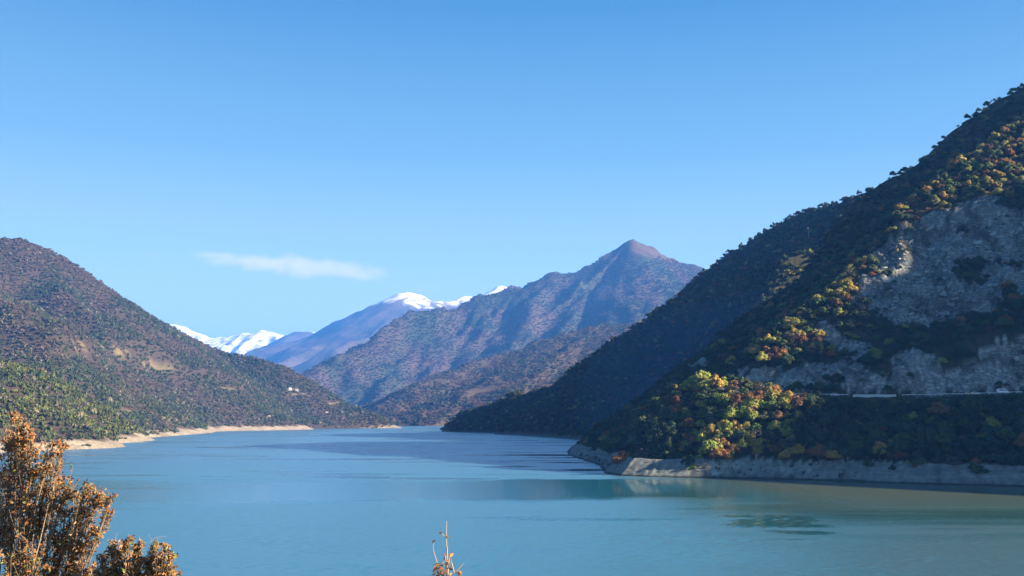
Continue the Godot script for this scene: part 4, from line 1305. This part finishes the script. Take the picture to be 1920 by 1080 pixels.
func boulder(at: Vector3, r: float, label: String):
	var s := SphereMesh.new(); s.radius = r; s.height = r * 2.0; s.radial_segments = 20; s.rings = 12
	var st := SurfaceTool.new(); st.create_from(s, 0)
	var md := MeshDataTool.new(); var am := st.commit(); md.create_from_surface(am, 0)
	for i in md.get_vertex_count():
		var v := md.get_vertex(i)
		var k := 1.0 + 0.9 * fine.get_noise_3d(v.x * 9.0 / r + at.x, v.y * 9.0 / r, v.z * 9.0 / r)
		md.set_vertex(i, Vector3(v.x * k * 1.2, v.y * k * 0.8, v.z * k))
	var out := ArrayMesh.new(); md.commit_to_surface(out)
	st = SurfaceTool.new(); st.create_from(out, 0); st.generate_normals()
	var o := part("boulder", st.commit(), plain_mat(Color(0.27, 0.25, 0.22)))
	o.position = at + Vector3.UP * r * 0.3
	tag(o, label, "boulder")

func house(px: float, py: float, wide: float, wall: Color, roof: Color, label: String):
	var p := hit(land.left, px, py, 700.0)
	var o := thing("house", p, 0.35)
	tag(o, label, "house")
	var deep := wide * 0.7; var h := wide * 0.45
	var st := SurfaceTool.new(); st.begin(Mesh.PRIMITIVE_TRIANGLES)
	box(st, Vector3(0, h * 0.5 - 1.0, 0), Vector3(wide, h + 2.0, deep))
	part("wall", st.commit(), plain_mat(wall), o)
	var r := part("roof", prism_mesh(PackedVector2Array([Vector2(-deep * 0.58, 0), Vector2(0, wide * 0.24), Vector2(deep * 0.58, 0)]), wide * 1.08), plain_mat(roof), o)
	r.position.y = h + 0.01; r.rotation.y = PI / 2
	st = SurfaceTool.new(); st.begin(Mesh.PRIMITIVE_TRIANGLES)
	box(st, Vector3(wide * 0.2, wide * 0.2, wide * 0.25), Vector3(0.6, wide * 0.2, 0.6))
	part("chimney", st.commit(), plain_mat(Color(0.3, 0.2, 0.16)), r)
	for k in 3:
		var win := SurfaceTool.new(); win.begin(Mesh.PRIMITIVE_TRIANGLES)
		box(win, Vector3((k - 1) * wide * 0.3, h * 0.55, deep * 0.5), Vector3(wide * 0.1, h * 0.34, 0.1))
		part("window", win.commit(), plain_mat(Color(0.04, 0.05, 0.06), 0.15), o)
	var door := SurfaceTool.new(); door.begin(Mesh.PRIMITIVE_TRIANGLES)
	box(door, Vector3(wide * 0.15, h * 0.28, deep * 0.5), Vector3(wide * 0.09, h * 0.56, 0.12))
	part("door", door.commit(), plain_mat(Color(0.12, 0.08, 0.05)), o)

# ------------------------------------------------------------------ foreground
func leaf_mesh(curl: float, fold: float) -> ArrayMesh:  # unit leaf along +z, folded along its midrib and curled
	var st := SurfaceTool.new(); st.begin(Mesh.PRIMITIVE_TRIANGLES)
	var rows := []
	for i in 5:
		var t := i / 4.0
		var w: float = [0.03, 0.2, 0.25, 0.16, 0.0][i]
		var y := -curl * t * t
		rows.append([Vector3(-w, y + w * fold, t), Vector3(0, y, t), Vector3(w, y + w * fold, t)])
	for i in 4:
		for k in 2:
			var a: Vector3 = rows[i][k]; var b: Vector3 = rows[i][k + 1]; var c: Vector3 = rows[i + 1][k]; var d: Vector3 = rows[i + 1][k + 1]
			for v in [a, c, b, b, c, d]: st.add_vertex(v)
	st.generate_normals()
	return st.commit()

const LEAF_TONES := [Color(0.20, 0.075, 0.022), Color(0.28, 0.120, 0.030), Color(0.23, 0.155, 0.070), Color(0.085, 0.042, 0.022), Color(0.14, 0.085, 0.036), Color(0.10, 0.105, 0.028), Color(0.085, 0.13, 0.03)]

var leaf_shapes := []
var leaf_mats := []

func leaf_mat(c: Color) -> StandardMaterial3D:
	var m := plain_mat(c, 0.6)
	m.cull_mode = BaseMaterial3D.CULL_DISABLED
	m.backlight_enabled = true; m.backlight = Color(0.45, 0.45, 0.45)
	return m

func turn_to(d: Vector3, roll: float) -> Basis:
	var z := d.normalized()
	var x := Vector3.UP.cross(z)
	if x.length() < 0.05: x = Vector3.RIGHT
	x = x.normalized()
	return Basis(x, z.cross(x), z).rotated(z, roll)

# a shrub whose boughs end in the given clusters: [px, py, radius in pixels, leafiness, depth, green share]
func shrub(called: String, label: String, base: Vector3, clusters: Array, singles: int, big: float, seed_no: int):
	rng.seed = seed_no
	var o := thing(called, base)
	tag(o, label, "shrub")
	var bark := plain_mat(Color(0.10, 0.072, 0.055)); var pale := plain_mat(Color(0.20, 0.16, 0.12))
	var leaves := []
	var twigs := SurfaceTool.new(); twigs.begin(Mesh.PRIMITIVE_TRIANGLES)
	for c in clusters:
		var mid := P(c[0], c[1], c[4]) - base
		var r: float = c[2] / F * c[4]
		var st := SurfaceTool.new(); st.begin(Mesh.PRIMITIVE_TRIANGLES)
		var start := Vector3(mid.x * 0.12 + rng.randf_range(-0.15, 0.15), 0, mid.z * 0.12 + rng.randf_range(-0.1, 0.1))
		var bend := Vector3(rng.randf_range(-0.12, 0.12), 0, rng.randf_range(-0.12, 0.12))
		var l := smooth_line(PackedVector3Array([start - Vector3(0, 0.15, 0), start.lerp(mid, 0.35) + bend + Vector3(mid.x * -0.12, mid.y * 0.08, 0), start.lerp(mid, 0.7) + bend * 0.6 + Vector3(mid.x * -0.08, 0, 0), mid + Vector3(0, r * 0.5, 0)]), 4)
		tube(st, l, 0.010, 0.003, 6)
		part("bough", st.commit(), bark if rng.randf() < 0.6 else pale, o)
		var n_tw := int(8 + 14 * c[3])
		for k in n_tw:
			var from := l[rng.randi_range(l.size() - 5, l.size() - 1)]
			var e := rand_dir(); e.y = e.y * 0.9 + 0.15
			var to := mid + e * r * rng.randf_range(0.5, 1.2)
			var m2 := from.lerp(to, 0.5) + rand_dir() * r * 0.12
			tube(twigs, PackedVector3Array([from, m2, to]), 0.0026, 0.0012, 4)
			for j in int(11 * c[3] + 4):
				var t := rng.randf_range(0.25, 1.0)
				var at := from.lerp(m2, t * 2.0) if t < 0.5 else m2.lerp(to, t * 2.0 - 1.0)
				var d := (rand_dir() + (to - from).normalized() * 0.5 + Vector3(0, -0.35, 0)).normalized()
				var tone := pick_kind([1.0, 0.75, 0.55, 0.75, 0.8, 0.35 + c[5], c[5]])
				leaves.append([Transform3D(turn_to(d, rng.randf() * TAU).scaled(Vector3.ONE * big * rng.randf_range(0.6, 1.25)), at + rand_dir() * 0.012), rng.randi() % leaf_shapes.size(), tone])
	# bare twigs that cross the shrub at all angles
	for k in clusters.size():
		var ca = clusters[rng.randi() % clusters.size()]
		var pa := P(ca[0] + rng.randf_range(-1, 1) * ca[2], ca[1] + rng.randf_range(-1, 1) * ca[2], ca[4]) - base
		var dd := Vector3(rng.randf_range(-0.3, 0.5), rng.randf_range(0.0, 0.4), rng.randf_range(-0.25, 0.25)) * rng.randf_range(0.3, 0.6)
		tube(twigs, PackedVector3Array([pa - dd * 0.5, pa + rand_dir() * 0.03, pa + dd * 0.5]), 0.002, 0.001, 4)
	part("twig", twigs.commit(), pale, o)
	leaves.sort_custom(func(a, b): return a[0].basis.x.length() * (1.0 + 0.25 * a[0].origin.z) > b[0].basis.x.length() * (1.0 + 0.25 * b[0].origin.z))
	var rest := []
	for k in LEAF_TONES.size():
		var s := SurfaceTool.new(); s.begin(Mesh.PRIMITIVE_TRIANGLES); rest.append(s)
	for i in leaves.size():
		var v = leaves[i]
		if i < singles:
			var m := part("leaf", leaf_shapes[v[1]], leaf_mats[v[2]], o)
			m.transform = v[0]
		else:
			rest[v[2]].append_from(leaf_shapes[v[1]], 0, v[0])
	var am := ArrayMesh.new()
	for k in rest.size():
		rest[k].commit(am)
		if am.get_surface_count() > 0: am.surface_set_material(am.get_surface_count() - 1, leaf_mats[k])
	if am.get_surface_count() > 0:
		var f := part("foliage", am, null, o); f.set_meta("kind", "stuff")

func bank_y(x: float, z: float) -> float:
	var d := maxf(-z, 0.0)
	var y := 28.35 - 0.17 * d if d < 11.0 else 26.48 - (d - 11.0) * 0.85
	return y + 0.22 * fine.get_noise_2d(x * 4.0, z * 4.0) * clampf(d / 4.0, 0.3, 1.0)

func build_foreground():
	leaf_shapes = [leaf_mesh(0.15, 0.5), leaf_mesh(0.45, 0.8), leaf_mesh(-0.25, 0.6), leaf_mesh(0.7, 1.1)]
	for c in LEAF_TONES: leaf_mats.append(leaf_mat(c))
	# the bank that the photographer stands on
	var xs := steps([[-40, 40, 0.8]]); var zs := steps([[-50, -14, 1.5], [-14, 12, 0.6]])
	var st := SurfaceTool.new(); st.begin(Mesh.PRIMITIVE_TRIANGLES)
	for z in zs:
		for x in xs: st.add_vertex(Vector3(x, bank_y(x, z), z))
	for j in zs.size() - 1:
		for i in xs.size() - 1:
			var n := j * xs.size() + i
			for k in [n, n + 1, n + xs.size(), n + 1, n + xs.size() + 1, n + xs.size()]: st.add_index(k)
	st.generate_normals()
	var soil := plain_mat(Color(0.16, 0.125, 0.08))
	soil.albedo_texture = noise_tex(0.03, 5, 0.6, 1.0, 4); soil.uv1_triplanar = true; soil.uv1_world_triplanar = true; soil.uv1_scale = Vector3.ONE * 0.4
	tag(part("near_bank", st.commit(), soil), "earth bank above the lake where the foreground shrubs grow", "bank", "", "structure")
	var B := func(px: float, d: float) -> Vector3:
		var q := P(px, 1080, d)
		return Vector3(q.x, bank_y(q.x, q.z), q.z)
	shrub("brown_shrub", "tall shrub with withered orange brown leaves in the left corner", B.call(40, 9.6), [
		[36, 790, 17, 1.2, 9.5, 0.0], [46, 812, 20, 1.5, 9.4, 0.0], [28, 830, 22, 1.2, 9.6, 0.0], [60, 838, 16, 0.9, 9.5, 0.05], [12, 812, 16, 0.6, 9.7, 0.0],
		[98, 838, 14, 0.7, 9.3, 0.0], [117, 835, 8, 0.5, 9.2, 0.0], [86, 866, 18, 0.8, 9.5, 0.05], [112, 868, 10, 0.4, 9.4, 0.0],
		[20, 868, 30, 1.0, 9.6, 0.05], [60, 886, 28, 1.0, 9.4, 0.1], [8, 900, 32, 1.0, 9.8, 0.05], [100, 895, 24, 0.9, 9.5, 0.05], [130, 905, 24, 1.0, 9.3, 0.05], [160, 922, 24, 1.1, 9.2, 0.0], [188, 934, 18, 0.9, 9.2, 0.0], [207, 930, 8, 0.4, 9.1, 0.0],
		[40, 925, 34, 1.2, 9.5, 0.05], [85, 930, 34, 1.2, 9.5, 0.2], [125, 945, 32, 1.2, 9.4, 0.1], [170, 955, 26, 1.0, 9.3, 0.0], [205, 962, 9, 0.6, 9.2, 0.1],
		[15, 960, 36, 1.2, 9.7, 0.05], [55, 975, 34, 1.3, 9.4, 0.1], [140, 985, 30, 1.1, 9.4, 0.0], [172, 1000, 16, 0.9, 9.2, 0.0],
		[20, 1010, 36, 1.2, 9.5, 0.15], [62, 1020, 34, 1.3, 9.3, 0.1], [110, 1018, 32, 1.2, 9.4, 0.15], [145, 1030, 24, 1.0, 9.3, 0.05],
		[15, 1060, 34, 1.2, 9.3, 0.7], [60, 1068, 34, 1.2, 9.3, 0.25], [105, 1065, 32, 1.2, 9.4, 0.1], [142, 1070, 26, 1.2, 9.3, 0.05], [170, 1075, 18, 0.9, 9.3, 0.0],
		[130, 1010, 36, 0.6, 9.8, 0.1], [90, 960, 40, 0.5, 10.0, 0.1], [30, 930, 44, 0.7, 10.0, 0.1]], 300, 0.036, 21)
	shrub("low_shrub", "lower shrub with tan and olive leaves right of the tall brown one", B.call(245, 9.0), [
		[214, 1026, 14, 0.8, 9.0, 0.1], [240, 1022, 15, 0.9, 8.9, 0.3], [262, 1030, 16, 1.0, 9.0, 0.3], [290, 1020, 9, 0.5, 8.9, 0.5], [312, 1024, 8, 0.4, 8.8, 0.3],
		[190, 1045, 14, 0.6, 9.1, 0.5], [222, 1050, 20, 1.1, 9.0, 0.3], [255, 1055, 20, 1.2, 8.9, 0.25], [288, 1046, 18, 1.1, 8.9, 0.1], [308, 1050, 16, 0.9, 8.8, 0.05], [322, 1040, 8, 0.4, 8.8, 0.2],
		[185, 1075, 18, 0.9, 9.0, 0.3], [215, 1078, 20, 1.2, 9.0, 0.2], [250, 1082, 22, 1.2, 8.9, 0.1], [285, 1078, 20, 1.2, 8.9, 0.1], [315, 1072, 14, 1.0, 8.8, 0.05], [328, 1082, 12, 0.8, 8.8, 0.05]], 300, 0.034, 22)
	rng.seed = 31
	dry_stems()

func dry_stems():
	var tan := plain_mat(Color(0.36, 0.25, 0.14)); var dark := plain_mat(Color(0.11, 0.07, 0.06))
	# withered flower stalk at the bottom edge, with seed heads and curled leaves
	var d := 6.0
	var root := P(838, 1080, d); root.y = bank_y(root.x, root.z)
	var o := thing("withered_stalk", root)
	tag(o, "withered upright stalk with curled brown leaves at the bottom edge", "plant")
	var at := func(px: float, py: float, dd := 0.0) -> Vector3: return P(px, py, d + dd) - root
	var stalks := [[[838, 1080], [838, 1040], [837, 1010], [837.5, 977]], [[838, 1090], [826, 1070], [818, 1050], [813, 1033]], [[839, 1086], [852, 1075], [862, 1064], [870, 1056]], [[837, 1008], [831, 1003], [826, 999]]]
	for i in stalks.size():
		var l := PackedVector3Array()
		if i < 3: l.append(Vector3(0.01 * i, -0.1, 0))
		for q in stalks[i]: l.append(at.call(q[0], q[1]))
		var st := SurfaceTool.new(); st.begin(Mesh.PRIMITIVE_TRIANGLES)
		tube(st, smooth_line(l, 3), 0.004 if i < 3 else 0.002, 0.0016, 6)
		part("stem", st.commit(), tan, o)
	for q in [[826, 999, 0.010], [813.5, 1015, 0.013], [838, 1006, 0.011]]:
		var st := SurfaceTool.new(); st.begin(Mesh.PRIMITIVE_TRIANGLES)
		var c: Vector3 = at.call(q[0], q[1])
		for k in 26:
			var e := rand_dir()
			tube(st, PackedVector3Array([c, c + e * q[2]]), 0.0022, 0.0008, 4)
		part("seed_head", st.commit(), dark if q[0] != 838 else tan, o)
	var st3 := SurfaceTool.new(); st3.begin(Mesh.PRIMITIVE_TRIANGLES)
	tube(st3, PackedVector3Array([at.call(813, 1033), at.call(812.5, 1024), at.call(813.5, 1016)]), 0.0014, 0.001, 4)
	part("stem", st3.commit(), tan, o)
	for k in 42:
		var spot = [[838, 1046, 7, 7], [838, 1064, 8, 9], [826, 1064, 5, 6], [817, 1066, 5, 6], [824, 1078, 9, 6], [842, 1078, 9, 7], [860, 1074, 5, 5]][k % 7]
		var p: Vector3 = at.call(spot[0] + rng.randf_range(-1, 1) * spot[2] * 0.5, spot[1] + rng.randf_range(-1, 1) * spot[3], rng.randf_range(-0.04, 0.04))
		var dir := Vector3(rng.randf_range(-0.7, 0.7), rng.randf_range(-1.0, 0.2), rng.randf_range(-0.6, 0.6)).normalized()
		var m := part("leaf", leaf_shapes[rng.randi() % 4], leaf_mats[[0, 1, 3, 0, 1, 3, 4][rng.randi() % 7]], o)
		m.transform = Transform3D(turn_to(dir, rng.randf() * TAU).scaled(Vector3.ONE * rng.randf_range(0.024, 0.042)), p)
	# a bud on a thin stem beside the low shrub
	d = 8.7
	root = P(333, 1090, d); root.y = bank_y(root.x, root.z)
	o = thing("budding_stem", root)
	tag(o, "single thin stem with a small purple bud right of the low shrub", "plant")
	var st := SurfaceTool.new(); st.begin(Mesh.PRIMITIVE_TRIANGLES)
	tube(st, smooth_line(PackedVector3Array([Vector3(0, -0.1, 0), at.call(336, 1090), at.call(343, 1072), at.call(350, 1063)]), 3), 0.003, 0.0015, 5)
	part("stem", st.commit(), tan, o)
	st = SurfaceTool.new(); st.begin(Mesh.PRIMITIVE_TRIANGLES)
	var c: Vector3 = at.call(350, 1062)
	for k in 30: tube(st, PackedVector3Array([c, c + rand_dir() * 0.013]), 0.004, 0.001, 4)
	part("bud", st.commit(), plain_mat(Color(0.13, 0.045, 0.09)), o)
	# tall dry reed rising from behind the brown shrub, and a grey stick
	for q in [[[42, 900], [42.5, 780], [43, 740], [42, 700], "tall_reed", "tall thin pale dry reed rising out of the brown shrub", 9.9, 0.012], [[24, 870], [17, 812], [10, 795], [3, 776], "grey_stick", "slanting grey dead stick left of the brown shrub's top", 9.8, 0.009]]:
		d = q[6]
		root = P(q[0][0], 1080, d); root.y = bank_y(root.x, root.z)
		o = thing(q[4], root)
		tag(o, q[5], "stem")
		st = SurfaceTool.new(); st.begin(Mesh.PRIMITIVE_TRIANGLES)
		var l := PackedVector3Array([Vector3(0, -0.1, 0)])
		for k in 4: l.append(at.call(q[k][0], q[k][1]))
		tube(st, smooth_line(l, 4), q[7], 0.003, 6)
		part("stalk", st.commit(), plain_mat(Color(0.45, 0.36, 0.22)) if q[4] == "tall_reed" else plain_mat(Color(0.34, 0.31, 0.30)), o)
